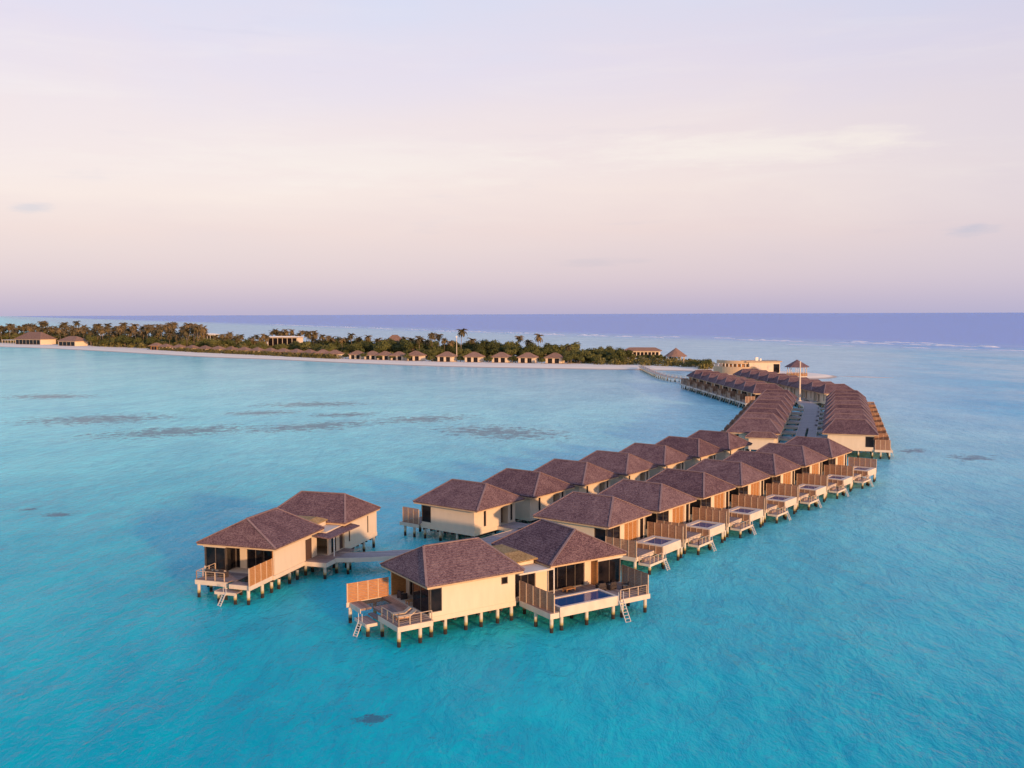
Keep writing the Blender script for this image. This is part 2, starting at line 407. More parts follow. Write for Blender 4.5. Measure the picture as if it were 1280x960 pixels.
# ------------------------------------------------------------------ two-house villa
def duplex(my, alt=False, name='family_water_villa'):
    t = empty(name); BY = 3.5 if alt else 4.3; P0, P1 = (4.2, 5.1) if alt else (8.85, 9.65)
    D0, D1 = (2.2, 6.4) if alt else (-.25, 4.1)
    # ---- bedroom house
    hip(t, my, 0, 11.5, 0, 10.6, 5.45, 8.08, 3.3, 0)
    # ---- living house
    hip(t, my, 14.7, 25.2, -.15, 11.8, 5.45, 8.12, 3.3, 1)
    f = MB(my); f.box(.55, 10.75, .55, 10.0, 1.6, 2.1); f.box(10.75, 15.2, 1.3, 11.4, 1.65, 2.098); f.box(15.2, 24.75, 1.35, 11.45, 1.6, 2.1)
    f.build('floor_slab', 'wall', t)
    u = MB(my)
    for i in range(8): u.box(.7 + i * 1.38, .95 + i * 1.38, .75, 9.8, 1.3, 1.597); u.box(15.4 + i * 1.28, 15.6 + i * 1.28, 1.5, 11.3, 1.3, 1.597)
    u.box(.75, 10.6, .75, 9.8, 1.57, 1.596); u.box(15.35, 24.6, 1.5, 11.3, 1.57, 1.596); u.box(12.6, 19.9, -4.85, -1.7, 1.44, 1.497); u.box(11.4, 24.1, -1.5, 1.4, 1.8, 1.876)
    u.build('added_dark_joists', 'underfloor', t)  # dark joists and sheets added to darken the space below slabs, deck and pool
    w = MB(my); zt = 5.2
    w.box(2.0, 10.7, .6, .8, 2.1, zt - 1.1); w.box(2.0, 9.0, .6, .8, zt - 1.1, zt); w.box(9.8, 10.7, .6, .8, zt - 1.1, zt)
    w.box(9.0, 9.8, .6, .8, zt - .35, zt)
    w.box(.6, 2.0, .6, .8, 2.1, 2.55); w.box(.6, 2.0, .6, .8, 4.92, zt)
    w.box(.9, 10.7, 9.7, 9.9, 2.1, zt)                      # far wall (entry side)
    w.box(10.5, 10.7, .802, 9.698, 2.1, zt)
    w.box(2.55, 2.85, P0, P1, 2.1, 4.849); w.box(2.6, 2.8, BY + .1, 9.698, 4.85, zt)
    w.box(.6, .8, .802, BY, 4.92, zt); w.box(.6, .8, .802, BY, 2.1, 2.2)
    # link walls
    w.box(10.72, 11.2, 1.6, 1.8, 2.1, 4.86); w.box(13.9, 15.3, 1.5, 1.7, 2.1, 4.86); w.box(11.2, 13.9, 1.6, 1.8, 4.6, 4.86)
    w.box(11.3, 12.0, 11.0, 11.2, 2.1, 4.8); w.box(13.3, 14.2, 11.0, 11.2, 2.1, 4.8); w.box(15.2, 15.9, 11.2, 11.4, 2.1, zt)
    w.box(12, 13.3, 11.0, 11.2, 4.5, 4.8); w.box(14.2, 15.2, 11.05, 11.2, 4.5, 4.8)
    # living house walls
    w.box(15.3, 15.6, 1.5, 1.7, 2.1, zt); w.box(15.6, 20.4, 1.5, 1.7, 4.9, zt); w.box(20.4, 21.3, 1.4, 1.7, 2.1, zt)
    w.box(24.5, 24.7, .3, 11.4, 4.9, zt); w.box(24.5, 24.7, 4.3, 11.4, 2.1, 4.9); w.box(15.2, 15.4, 1.702, 11.198, 2.1, zt)
    w.box(15.9, 16.4, 11.2, 11.4, 2.1, zt); w.box(16.8, 21.8, 11.2, 11.4, 2.1, zt); w.box(22.2, 24.5, 11.2, 11.4, 2.1, zt)
    w.box(16.4, 16.8, 11.2, 11.4, 2.1, 2.6); w.box(16.4, 16.8, 11.2, 11.4, 4.8, zt); w.box(21.8, 22.2, 11.2, 11.4, 2.1, 2.6); w.box(21.8, 22.2, 11.2, 11.4, 4.9, zt)
    w.build('wall', 'wall', t)
    multi(t, my, 'lintel', 'trim', [(21.25, 24.75, .12, .32, 4.86, 5.12), (.46, .598, .6, BY + .1, 4.9, 5.12)])
    # windows
    window(t, my, 1, .66, .7, 1.98, 2.55, 4.92, -1)                      # corner glass, long wall
    window(t, my, 0, .68, .8, BY, 2.2, 4.92, -1, 2)                      # sea bay
    window(t, my, 1, BY + .05, .75, 2.6, 2.1, 4.92, 1, 1)                     # bay return
    if alt: window(t, my, 0, 2.68, 5.12, 9.68, 2.1, 4.85, -1, 4, 'sliding_door'); window(t, my, 0, 2.68, 3.6, 4.18, 2.1, 4.85, -1, 1)
    else: window(t, my, 0, 2.68, 4.42, 8.82, 2.1, 4.85, -1, 3, 'sliding_door')
    window(t, my, 1, .66, 9.02, 9.78, 4.12, 4.83, -1)                     # small high window
    window(t, my, 1, 1.68, 11.2, 13.9, 2.1, 4.6, -1, 3, 'sliding_door')
    window(t, my, 1, 1.58, 15.6, 20.4, 2.1, 4.9, -1, 4, 'sliding_door')
    window(t, my, 1, .3, 21.4, 24.5, 2.1, 4.86, -1, 2, 'sliding_door')
    window(t, my, 0, 24.6, .35, 4.3, 2.1, 4.9, 1, 3)
    window(t, my, 1, 11.12, 12.0, 13.3, 2.1, 4.5, 1, 2); window(t, my, 1, 11.3, 16.42, 16.78, 2.6, 4.8, 1); window(t, my, 1, 11.3, 21.82, 22.18, 2.6, 4.9, 1)
    d = MB(my); d.box(14.22, 15.18, 11.08, 11.14, 2.1, 4.5); d.build('door', 'door', t)
    d = MB(my); d.box(7.9, 9.3, 9.905, 9.96, 2.1, 4.6); d.build('door', 'door', t)
    sw = MB(my)
    for j in range(18): sw.box(21.34, 21.4, .35, 1.38, 2.15 + j * .152, 2.27 + j * .152, 'slat')
    sw.box(21.3, 21.34, .35, 1.38, 2.1, 4.86, 'slat'); sw.build('slatted_wall', None, t)
    sw = MB(my)
    for j in range(18): sw.box(.85, 2.6, 9.6, 9.66, 2.15 + j * .152, 2.27 + j * .152, 'slat')
    sw.box(.85, 2.6, 9.66, 9.698, 2.1, 4.86, 'slat'); sw.build('slatted_wall', None, t)
    # link flat roof with thatched dormer
    l = MB(my); l.box(10.9, 15.3, .05, 11.1, 4.88, 5.06); l.build('flat_roof', 'trim', t)
    dr = MB(my); dr.add([(11.2, 2.5, 5.55), (14.9, 2.5, 5.7), (14.9, 9.2, 5.75), (11.2, 9.2, 5.75), (11.9, 4.6, 6.15), (13.9, 4.6, 6.2), (13.9, 8.2, 6.2), (11.9, 8.2, 6.15),
                         (11.2, 2.5, 5.4), (14.9, 2.5, 5.55), (14.9, 9.2, 5.6), (11.2, 9.2, 5.6)],
           [(0, 1, 5, 4), (1, 2, 6, 5), (2, 3, 7, 6), (3, 0, 4, 7), (4, 5, 6, 7), (8, 9, 1, 0), (9, 10, 2, 1), (10, 11, 3, 2), (11, 8, 0, 3), (11, 10, 9, 8)])
    dr.build('dormer_roof', 'thatch_new', t)
    pw = MB(my); pw.box(11.5, 14.6, 2.9, 3.05, 5.06, 5.42); pw.add([(14.5, 3.06, 5.06), (14.62, 3.06, 5.06), (14.62, 8.9, 5.06), (14.5, 8.9, 5.06), (14.5, 3.06, 5.5), (14.62, 3.06, 5.5), (14.62, 8.9, 5.58), (14.5, 8.9, 5.58)],
        [(0, 1, 2, 3), (4, 5, 6, 7), (0, 1, 5, 4), (1, 2, 6, 5), (2, 3, 7, 6), (3, 0, 4, 7)]); pw.box(11.5, 14.62, 8.91, 9.05, 5.06, 5.56)
    pw.build('parapet', 'trim', t)
    cp = MB(my); cp.add([(9.2, 10.3, 4.95), (17.0, 11.3, 4.95), (17.0, 12.7, 4.72), (9.2, 12.5, 4.72), (9.2, 10.3, 4.75), (17.0, 11.3, 4.75), (17.0, 12.7, 4.58), (9.2, 12.5, 4.58)],
        [(0, 1, 2, 3), (7, 6, 5, 4), (0, 4, 5, 1), (1, 5, 6, 2), (2, 6, 7, 3), (3, 7, 4, 0)]); cp.build('porch_canopy', 'thatch', t)
    for q in ((15.5, .35, 2.1, 5.1, .07), (10.7, 12.3, 2.0, 4.6, .07)): pc = MB(my); pc.cyl(*q); pc.build('porch_column', 'white', t)
    en = MB(my); en.box(7.5, 10.9, 9.98, 12.9, 1.9, 2.104); en.box(10.9, 15.0, 11.42, 12.9, 1.9, 2.104); en.build('entry_deck', 'deck', t)
    multi(t, my, 'entry_beam', 'trim', [(7.42, 7.49, 9.98, 12.97, 1.55, 2.08), (7.5, 11.2, 12.91, 12.97, 1.55, 2.08)])
    # bedroom sea deck
    dk = MB(my); dk.box(-3.3, .55, D0, D1, 1.88, 2.1); dk.box(-2.6, 2.6, D1, 7.0, 1.88, 2.098); dk.box(-.3, 2.6, 7.0, 9.7, 1.88, 2.096); dk.box(-3.9, -2.7, 7.0, 9.7, 1.88, 2.094)
    if alt: dk.box(.55, 2.6, 3.6, D1, 1.88, 2.092)
    LA = D1 + .1 if not alt else 5.6
    dk.box(-4.6, -3.32 if not alt else -3.4, LA, LA + 2.7, 1.2, 1.34)
    if not alt: dk.box(-3.3, -2.65, 4.3, 6.6, 1.5, 1.66)
    dk.build('deck', 'deck', t)
    multi(t, my, 'edge_beam', 'trim', [(-3.36, .5, D0 - .07, D0 - .01, 1.55, 2.06), (-3.37, -3.31, D0, D1, 1.55, 2.06), (-4.3, .5, 9.72, 9.8, 1.6, 2.1), (-4.66, -4.61, LA, LA + 2.7, 1.05, 1.36), (-4.6, -3.4, LA - .08, LA - .02, 1.05, 1.36), (-3.98, -3.91, 7.0, 9.71, 1.6, 2.08)])
    nt_ = MB(my)
    for i in range(14): nt_.bar((-2.65 + i * .18, 7.0, 2.02), (-2.65 + i * .18, 9.6, 2.02), .05, .02)
    for i in range(14): nt_.bar((-2.68, 7.05 + i * .195, 2.04), (-.32, 7.05 + i * .195, 2.04), .05, .02)
    nt_.build('hammock_net', 'dark', t)
    railing(t, my, [(.4, D0 + .05), (-3.2, D0 + .05), (-3.2, D1 - .5)], 2.1)
    screen(t, my, (-4.2, 9.75), (.5, 9.75), 2.1, 4.1, 'slat')
    ladder(t, my, (-4.65, LA + 1.3, 1.34), (-5.7, LA + .9, -.6), .5)
    # living deck with long pool
    dk = MB(my); dk.box(11.3, 24.2, -1.6, 1.3, 1.88, 2.1); dk.box(11.3, 12.4, -4.9, -1.6, 1.88, 2.098); dk.box(20.2, 24.2, -5.0, -1.6, 1.88, 2.098); dk.box(21.4, 24.6, -1.6, .2, 2.09, 2.104); dk.build('deck', 'deck', t)
    multi(t, my, 'edge_beam', 'trim', [(11.2, 11.28, -5.0, .55, 1.5, 2.06), (11.2, 12.3, -5.08, -5.01, 1.5, 2.06), (20.2, 24.28, -5.1, -5.02, 1.55, 2.06), (24.22, 24.3, -5.0, 1.3, 1.55, 2.06)])
    screen(t, my, (11.25, .55), (11.75, -4.95), 2.05, 4.15, zb=3.9)
    screen(t, my, (24.25, -.4), (24.05, -5.0), 2.05, 4.1)
    pool(t, my, 12.45, 20.0, -5.0, -1.6, 1.5, 2.5)
    railing(t, my, [(20.3, -4.95), (23.9, -4.95)], 2.1)
    ladder(t, my, (20.25, -5.1, 2.1), (20.3, -6.6, -.6))
    piles(t, my, [(x, y) for x in (.9, 2.5, 4.9, 6.7, 8.7, 10.4) for y in (.9, 5, 9.4)] + [(-3.1, D0 + .25), (-3.1, D1 - .4), (-.8, D0 + .25), (-4.3, LA + 2.4, 1.2), (-4.0, 9.5), (-1.2, 9.5), (-4.3, LA + .3, 1.2), (-.9, 6.5)]
          + [(x, y) for x in (15.5, 18.2, 21.3, 24.3) for y in (1.8, 6.5, 11.1)] + [(11.6, -4.7), (11.4, -2.2), (12.9, -4.6), (16.1, -4.6), (19.6, -4.6), (16.1, -2), (20.7, -4.7), (23.9, -4.7), (23.9, -1.9), (12.8, 2), (13, 11), (7.9, 12.5), (10.7, 12.6), (13.5, 12.5)], 1.64)
    return t

def fr_place(o, ox, oy, azx):
    """local +x towards compass azimuth azx (clockwise from +Y)"""
    o.location = (ox, oy, 0); o.rotation_euler.z = R(90 - azx)

# near family villas (both are the same two-house design, mirrored)
AB = duplex(1)
tag(AB, 'two-house water villa nearest the camera, with long front pool and orange screen', 'villa', 'thatched two-house water villas')
fr_place(AB, -8.4, 94.0, 57)
CD = duplex(-1, True)
tag(CD, 'two-house water villa standing apart at far left, its curved footbridge leaving to the right', 'villa', 'thatched two-house water villas')
fr_place(CD, -37.1, 113.0, 17.7)

PR = single_villa(1); PL = single_villa(-1, False); PM = single_villa(1, False)
cmap = {}
for c in bpy.data.objects:
    if c.parent: cmap.setdefault(c.parent, []).append(c)
ORD = ['nearest', 'second', 'third', 'fourth', 'fifth', 'sixth', 'seventh', 'farthest']
used = {PR: False, PL: False, PM: False}
def put(proto, x, y, azx, label, group):
    if used[proto]: o = copy_tree(proto, cmap)
    else: o = proto; used[proto] = True
    fr_place(o, x, y, azx); tag(o, label, 'villa', group); return o
def polar(x, y, az, d): return x + d * math.sin(R(az)), y + d * math.cos(R(az))
ORD7 = ORD[:6] + ['farthest']
for k in range(7):
    x, y = polar(10.71, 128.45, 38.9, 12.475 * k)
    put(PR, x, y, 127.6, ORD7[k] + ' water villa of the front right row, with white plunge pool', 'villas with pools in the front right row')
for k in range(7):
    x, y = polar(-6.19, 138.8, 38.9, 12.52 * k)
    put(PL, x, y, -53.2, ORD7[k] + ' water villa of the front left row, its door facing the front walkway', 'villas in the front left row')
ml = []
for k in range(8):
    x, y = polar(55.4, 221.7, 18.3, 12.4 * k)
    ml.append(put(PL, x, y, -71.7, ORD[k] + ' villa left of the middle walkway, in a tight row of roofs', 'villas left of the middle walkway'))
for k in range(8):
    x, y = polar(76.1, 219.0, 18.3, 12.4 * k)
    put(PM, x, y, 108.3, ORD[k] + ' villa right of the middle walkway, orange screens facing the right-hand sea', 'villas right of the middle walkway')
for k in range(8):
    x, y = polar(85.9, 330.4, -3.6, 11.63 * k)
    put(PL, x, y, -93.6, ORD[k] + ' villa of the far left row, bluish roof end facing the lagoon', 'villas in the far left row')
for k in range(9):
    x, y = polar(108.6, 327.8, -3.9, 11.5 * k)
    put(PM, x, y, 86.1, (ORD[:7] + ['eighth', 'farthest'])[k] + ' villa of the far right row below the gazebo', 'villas in the far right row')
# small porch on the nearest middle-left villa
pr = hip(ml[0], -1, -5.4, 1.6, -7.9, -4.9, 4.75, 5.75, 2.2, 0); pr.name = 'porch_roof'
pw = MB(-1); pw.box(-4.6, .8, -7.3, -4.76, 1.9, 4.5); pw.build('porch_wall', 'wall', ml[0])
piles(ml[0], -1, [(-4.3, -7), (-1.5, -7), (.5, -7)], 1.92)

# ------------------------------------------------------------------ walkways
def path_strip(name, pts, w, z=2.1, th=.22, m='walk', gap=None):
    """deck following a polyline, side beams as parts, piles as parts; returns root"""
    t = empty(name, (*pts[0], 0)); o0 = Vector((*pts[0], 0))
    P = [Vector((*p, 0)) - o0 for p in pts]
    nr = []
    for i in range(len(P)):
        d = (P[min(i + 1, len(P) - 1)] - P[max(i - 1, 0)]).normalized(); nr.append(Vector((d.y, -d.x, 0)))
    def sweep(a0, a1, z0, z1, nm, mm, rng=None):
        mb = MB(); vs = []; fs = []
        idx = range(len(P)) if rng is None else rng
        for i in idx:
            for a, zz in ((a0, z0), (a1, z0), (a1, z1), (a0, z1)): q = P[i] + nr[i] * a; vs.append((q.x, q.y, zz))
        n = len(list(idx))
        for i in range(n - 1):
            for j in range(4): fs.append((i * 4 + j, i * 4 + (j + 1) % 4, i * 4 + 4 + (j + 1) % 4, i * 4 + 4 + j))
        fs += [(0, 1, 2, 3), ((n - 1) * 4, (n - 1) * 4 + 1, (n - 1) * 4 + 2, (n - 1) * 4 + 3)]
        mb.add(vs, fs); return mb.build(nm, mm, t)
    h = w / 2
    if gap:
        i0, i1, gw = gap
        if i0 > 0: sweep(-h, h, z - th, z, 'deck', m, range(0, i0 + 1))
        sweep(-h, -gw, z - th, z - .003, 'deck', m, range(i0, i1 + 1)); sweep(gw, h, z - th, z - .003, 'deck', m, range(i0, i1 + 1))
        sweep(-h, h, z - th, z, 'deck', m, range(i1, len(P)))
    else: sweep(-h, h, z - th, z, 'deck', m)
    sweep(-h - .09, -h - .01, z - .5, z + .04, 'edge_beam', 'trim'); sweep(h + .01, h + .09, z - .5, z + .04, 'edge_beam', 'trim')
    # piles every ~4.5 m
    acc = 0; nxt = 1.5; k = 0
    for i in range(len(P) - 1):
        L = (P[i + 1] - P[i]).length
        while nxt <= acc + L and k < 98:
            q = P[i].lerp(P[i + 1], (nxt - acc) / L)
            for sgn in (-1, 1):
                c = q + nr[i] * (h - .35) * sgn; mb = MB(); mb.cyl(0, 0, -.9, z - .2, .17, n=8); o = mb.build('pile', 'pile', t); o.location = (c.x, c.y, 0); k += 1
            nxt += 5.2
        acc += L
    return t
def spline(pts, n=6):
    out = []
    for i in range(len(pts) - 1):
        p0 = Vector(pts[max(i - 1, 0)]); p1 = Vector(pts[i]); p2 = Vector(pts[i + 1]); p3 = Vector(pts[min(i + 2, len(pts) - 1)])
        for k in range(n):
            t = k / n
            out.append(tuple(.5 * ((2 * p1) + (p2 - p0) * t + (2 * p0 - 5 * p1 + 4 * p2 - p3) * t * t + (3 * p1 - p0 - 3 * p2 + p3) * t ** 3)))
    out.append(tuple(pts[-1])); return out
a = (-8.6, 119.6); mid = lambda d: polar(-.2, 131.1, 38.9, d)
front = spline([(-7.6, 111.5), (-7.8, 117.0), (-5.9, 123.4), mid(0), mid(20), mid(45), mid(68), (56.5, 200.5), (62.4, 210.5)], 5)
w1 = path_strip('boardwalk', front, 3.2)
tag(w1, 'grey timber boardwalk running between the two front villa rows', 'boardwalk', 'timber boardwalks')
q = (66.2, 220.5); m2 = [(62.6, 210.9)] + [polar(*q, 18.3, d) for d in (0, 12, 24, 34, 46, 60, 72, 84)] + [(96.4, 314), (98.2, 327)]
w2 = path_strip('boardwalk', m2, 4.6, gap=(1, 4, .28))
tag(w2, 'pale boardwalk with a central slot between the two middle villa rows', 'boardwalk', 'timber boardwalks')
m3 = spline([(98.3, 327.3), (97.6, 345), (95.2, 385), (92.4, 424), (89, 436), (80.5, 446), (75, 462), (72.6, 490), (73.0, 520), (73.5, 556)], 4)
w3 = path_strip('boardwalk', m3, 2.6)
tag(w3, 'narrow jetty running on from the far villas to the island beach', 'jetty', 'timber boardwalks')
rl = MB()
for s_ in (-1, 1):
    pr_ = None
    for i, p in enumerate(m3[14:]):
        x, y = p[0] - m3[0][0] + s_ * 1.2, p[1] - m3[0][1]
        rl.bar((x, y, 2.1), (x, y, 3.1), .1)
        if pr_: rl.bar((*pr_, 3.1), (x, y, 3.1), .09)
        if pr_: rl.bar((*pr_, 2.6), (x, y, 2.6), .05)
        pr_ = (x, y)
rl.build('railing', 'trim', w3)
br = spline([(-21.9, 119.9), (-18.5, 120.1), (-14.5, 121.0), (-10.5, 121.6), (-8.6, 121.2)], 6)
w4 = path_strip('footbridge', br, 2.8)
tag(w4, 'curved footbridge linking the far left two-house villa to the boardwalk', 'bridge')

# ------------------------------------------------------------------ mast, gazebo, reception
t = empty('lamp_mast', (97.9, 331.5, 0))
mb = MB(); mb.tube([(0, 0, -.5), (0, 0, 2.2), (0, 0, 8), (0, 0, 15.2)], [.4, .36, .28, .2], 10); mb.build('pole', 'trim', t)
mb = MB(); mb.cyl(0, 0, 1.9, 2.35, .75, .6, 12); mb.build('base_collar', 'concrete', t)
mb = MB(); mb.cyl(0, 0, 15.2, 15.7, .34, .1, 10); mb.build('cap', 'trim', t)
tag(t, 'tall pale mast standing at the bend of the boardwalk in front of the gazebo', 'mast')

def cone_roof(parent, cx, cy, r, ze, zr, n=16, th='thatch'):
    mb = MB(); vs = []; st = 9; fs = []
    rr = [(r - .05, ze - .2), (r, ze - .02)]
    for i in range(st):
        t0, t1 = i / st, (i + 1) / st
        rr.append((r * (1 - t0), ze + (zr - ze) * t0 + .05)); rr.append((max(.05, r * (1 - t1)), ze + (zr - ze) * t1))
    for q_, z in rr:
        for i in range(n): vs.append((cx + q_ * math.cos(2 * math.pi * i / n), cy + q_ * math.sin(2 * math.pi * i / n), z))
    for k in range(len(rr) - 1):
        for i in range(n): fs.append((k * n + i, k * n + (i + 1) % n, (k + 1) * n + (i + 1) % n, (k + 1) * n + i))
    fs.append(tuple(range(n))); mb.add(vs, fs); return mb.build('roof', th, parent)
t = empty('gazebo', (135.2, 463, 0))
cone_roof(t, 0, 0, 5.9, 6.6, 9.9, 8)
mb = MB(); mb.cyl(0, 0, 1.7, 2.2, 5.0, n=8); mb.build('floor_platform', 'concrete', t)
mb = MB()
for i in range(24):
    a_ = 2 * math.pi * i / 24; mb.bar((4.7 * math.cos(a_), 4.7 * math.sin(a_), 2.2), (4.7 * math.cos(a_), 4.7 * math.sin(a_), 3.5), .35, .06)
    b_ = 2 * math.pi * (i + 1) / 24; mb.bar((4.7 * math.cos(a_), 4.7 * math.sin(a_), 3.5), (4.7 * math.cos(b_), 4.7 * math.sin(b_), 3.5), .12)
    for zz in (2.5, 2.8, 3.1): mb.bar((4.7 * math.cos(a_), 4.7 * math.sin(a_), zz), (4.7 * math.cos(b_), 4.7 * math.sin(b_), zz), .04, .2)
mb.build('balustrade', 'slat', t)
for i in range(8):
    a_ = 2 * math.pi * (i + .5) / 8
    mb = MB(); mb.cyl(4.4 * math.cos(a_), 4.4 * math.sin(a_), 2.2, 6.7, .16); mb.build('post', 'trim', t)
    mb = MB(); mb.cyl(0, 0, -.9, 1.7, .25); o = mb.build('pile', 'pile', t); o.location = (4.2 * math.cos(a_), 4.2 * math.sin(a_), 0)
tag(t, 'round gazebo with a conical thatched roof on piles over the shallow sandbar', 'gazebo')

t = empty('reception_building', (104, 484, 0))
# curved drum on the left, straight wing to the right ; local metres
def arcwall(mb, cx, cy, r, a0, a1, z0, z1, th, m, n=18):
    for i in range(n):
        p = R(a0 + (a1 - a0) * i / n); q_ = R(a0 + (a1 - a0) * (i + 1) / n)
        vs = [(cx + rr * math.cos(a), cy + rr * math.sin(a), z) for z in (z0, z1) for rr in (r - th, r) for a in (p, q_)]
        mb.add(vs, [(0, 1, 3, 2), (4, 6, 7, 5), (0, 4, 5, 1), (2, 3, 7, 6), (0, 2, 6, 4), (1, 5, 7, 3)], m)
mb = MB(); arcwall(mb, 13, 15, 14, 180, 290, 1.5, 5.2, .4, 'fascia'); arcwall(mb, 13, 15, 12.4, 180, 290, 6.6, 8.3, .5, 'fascia'); 
for i in range(12):
    a_ = R(184 + i * 9.2); mb.cyl(13 + 13 * math.cos(a_), 15 + 13 * math.sin(a_), 5.2, 6.7, .35, m='trim')
arcwall(mb, 13, 15, 10.5, 180, 290, 2, 7, .3, 'slat'); mb.build('curved_wall', None, t)
mb = MB(); arcwall(mb, 13, 15, 14.3, 180, 290, 1.2, 1.5, 5, 'trim'); mb.build('terrace', None, t)
mb = MB(); mb.box(14, 29.5, 2.2, 12, 1.5, 7.6, 'wall'); mb.box(17, 20, 2.0, 2.18, 4.0, 6.2, 'trim'); mb.box(23.5, 25.5, 2.0, 2.18, 4.0, 6.0, 'trim'); mb.build('wing_wall', None, t)
mb = MB(); mb.box(12.5, 30.3, 1.2, 13, 7.6, 8.1); mb.build('flat_roof', 'soffit', t)
mb = MB(); mb.box(26.3, 29.2, 2.1, 2.19, 2.2, 6.6); mb.build('opening', 'glass', t)
mb = MB(); mb.box(18.2, 19.6, 6, 7.5, 8.1, 9.8); mb.box(20.4, 21.2, 6, 6.8, 8.1, 9.2); mb.build('roof_unit', 'white', t)
for i in range(8):
    mb = MB(); mb.cyl(0, 0, -.9, 1.5, .3); o = mb.build('pile', 'pile', t); o.location = (2 + i * 3.8, 4 + 2 * (i < 2), 0)
tag(t, 'low reception building with a curved orange balcony wall and flat roof beyond the far villas', 'building')

# ------------------------------------------------------------------ furniture on decks
def lounger():
    t = empty('sun_lounger')
    mb = MB(); mb.box(0, 1.35, 0, .68, .28, .34); mb.build('frame', 'slat', t)
    mb = MB(); mb.box(.02, 1.3, .03, .65, .345, .44); mb.build('cushion', 'cushion', t)
    mb = MB(); mb.bar((1.3, .34, .4), (1.95, .34, .85), .62, .1); mb.build('backrest', 'cushion', t)
    for x, y in ((.08, .06), (.08, .62), (1.25, .06), (1.25, .62)):
        mb = MB(); mb.bar((x, y, 0), (x, y, .28), .07); mb.build('leg', 'slat', t)
    return t
def armchair():
    t = empty('armchair')
    mb = MB(); mb.box(0, .75, 0, .75, .15, .42); mb.build('seat', 'dark', t)
    mb = MB(); mb.box(0, .12, 0, .75, .42, .85); mb.build('backrest', 'dark', t)
    mb = MB(); mb.box(.13, .7, .1, .65, .425, .5); mb.build('cushion', 'cushion', t)
    for y in (-.1, .76):
        mb = MB(); mb.box(0, .75, y, y + .09, .0, .62); mb.build('armrest', 'dark', t)
    return t
def table(m_='slat', sx=1.3, sy=.8, h=.42):
    t = empty('low_table')
    mb = MB(); mb.box(0, sx, 0, sy, h - .06, h); mb.build('tabletop', m_, t)
    for x in (.08, sx - .08):
        for y in (.08, sy - .08):
            mb = MB(); mb.bar((x, y, 0), (x, y, h - .06), .07); mb.build('leg', m_, t)
    return t
def on(o, base, u, v, rz, z=2.105, my=1):
    b = base.rotation_euler.z; c, s = math.cos(b), math.sin(b); v = v * my
    o.location = (base.location.x + u * c - v * s, base.location.y + u * s + v * c, z); o.rotation_euler.z = b + rz
L0 = lounger(); C0 = armchair(); T0 = table()
cm2 = {}
for c in bpy.data.objects:
    if c.parent: cm2.setdefault(c.parent, []).append(c)
items = [(L0, AB, -2.7, 2.2, R(-10), 1, 'sun lounger by the railing on the front left deck, nearer the slatted screen', 'sun lounger', 'sun loungers on the front left deck'),
         (L0, AB, -2.7, 1.0, R(-6), 1, 'sun lounger by the railing on the front left deck, nearer the corner post', 'sun lounger', 'sun loungers on the front left deck'),
         (C0, AB, .9, 7.6, R(0), 1, 'dark armchair in the shade beside the orange slatted screen', 'armchair', 'dark wicker armchairs'),
         (T0, AB, .6, 5.2, 0, 1, 'low wooden table in the shade of the front left deck', 'table', 'low wooden tables'),
         (T0, AB, 16.8, -.2, R(5), 1, 'low orange wooden table behind the long pool', 'table', 'low wooden tables'),
         (C0, AB, 20.9, -1.7, R(80), 1, 'dark armchair at the right end of the long pool, nearest the pool', 'armchair', 'dark wicker armchairs'),
         (C0, AB, 22.2, -1.9, R(95), 1, 'dark armchair behind the right deck railing, middle of three', 'armchair', 'dark wicker armchairs'),
         (C0, AB, 23.4, -2.6, R(150), 1, 'dark armchair against the right slatted screen', 'armchair', 'dark wicker armchairs'),
         (C0, CD, -1.9, 3.3, R(10), -1, 'dark armchair at the far left deck railing, left of the pair', 'armchair', 'dark wicker armchairs'),
         (C0, CD, -1.9, 4.9, R(-10), -1, 'dark armchair at the far left deck railing, right of the pair', 'armchair', 'dark wicker armchairs')]
usedf = set()
for pr_, base, u, v, rz, my, lab, cat, grp in items:
    o = copy_tree(pr_, cm2) if pr_ in usedf else pr_
    usedf.add(pr_); on(o, base, u, v, rz, my=my); tag(o, lab, cat, grp)

# ------------------------------------------------------------------ island
shore = [(-1500, 1420), (-900, 1230), (-526, 1004), (-399, 903), (-303, 810), (-236, 745), (-165, 692), (-99, 636), (-39, 594), (28, 567), (72, 552), (96, 540), (104, 515), (108, 488), (122, 474), (150, 474), (163, 490), (160, 512), (140, 540), (128, 575), (132, 610),
         (120, 650), (80, 720), (0, 800), (-120, 930), (-300, 1150), (-500, 1420), (-900, 1800), (-1500, 2100)]
def smooth_poly(pts, n=4):
    out = []; L = len(pts)
    for i in range(L):
        p0, p1, p2, p3 = [Vector(pts[(i + j) % L]) for j in (-1, 0, 1, 2)]
        for k in range(n):
            t = k / n; out.append(.5 * ((2 * p1) + (p2 - p0) * t + (2 * p0 - 5 * p1 + 4 * p2 - p3) * t * t + (3 * p1 - p0 - 3 * p2 + p3) * t ** 3))
    return out
SP = smooth_poly(shore, 5)
cen = []
n = len(SP)
def inset(poly, d):
    out = []
    for i in range(len(poly)):
        t_ = (poly[(i + 1) % n] - poly[i - 1]).normalized(); nn = Vector((-t_.y, t_.x))
        out.append(poly[i] + nn * -d if False else poly[i] + Vector((-t_.y, t_.x)) * d)
    return out
area = sum(SP[i].x * SP[(i + 1) % n].y - SP[(i + 1) % n].x * SP[i].y for i in range(n))
sg = 1 if area > 0 else -1
prof = [(-14, -.9), (-4, -.2), (0, .02), (2, .3), (6, .85), (13, 1.05)]
mb = MB(); vs = []
for d, z in prof:
    for i, p in enumerate(inset(SP, d * sg)):
        vs.append((p.x, p.y, z + (.12 * noise.noise(Vector((p.x * .05, p.y * .05, 0))) if z > 0.1 else 0)))
fs = []
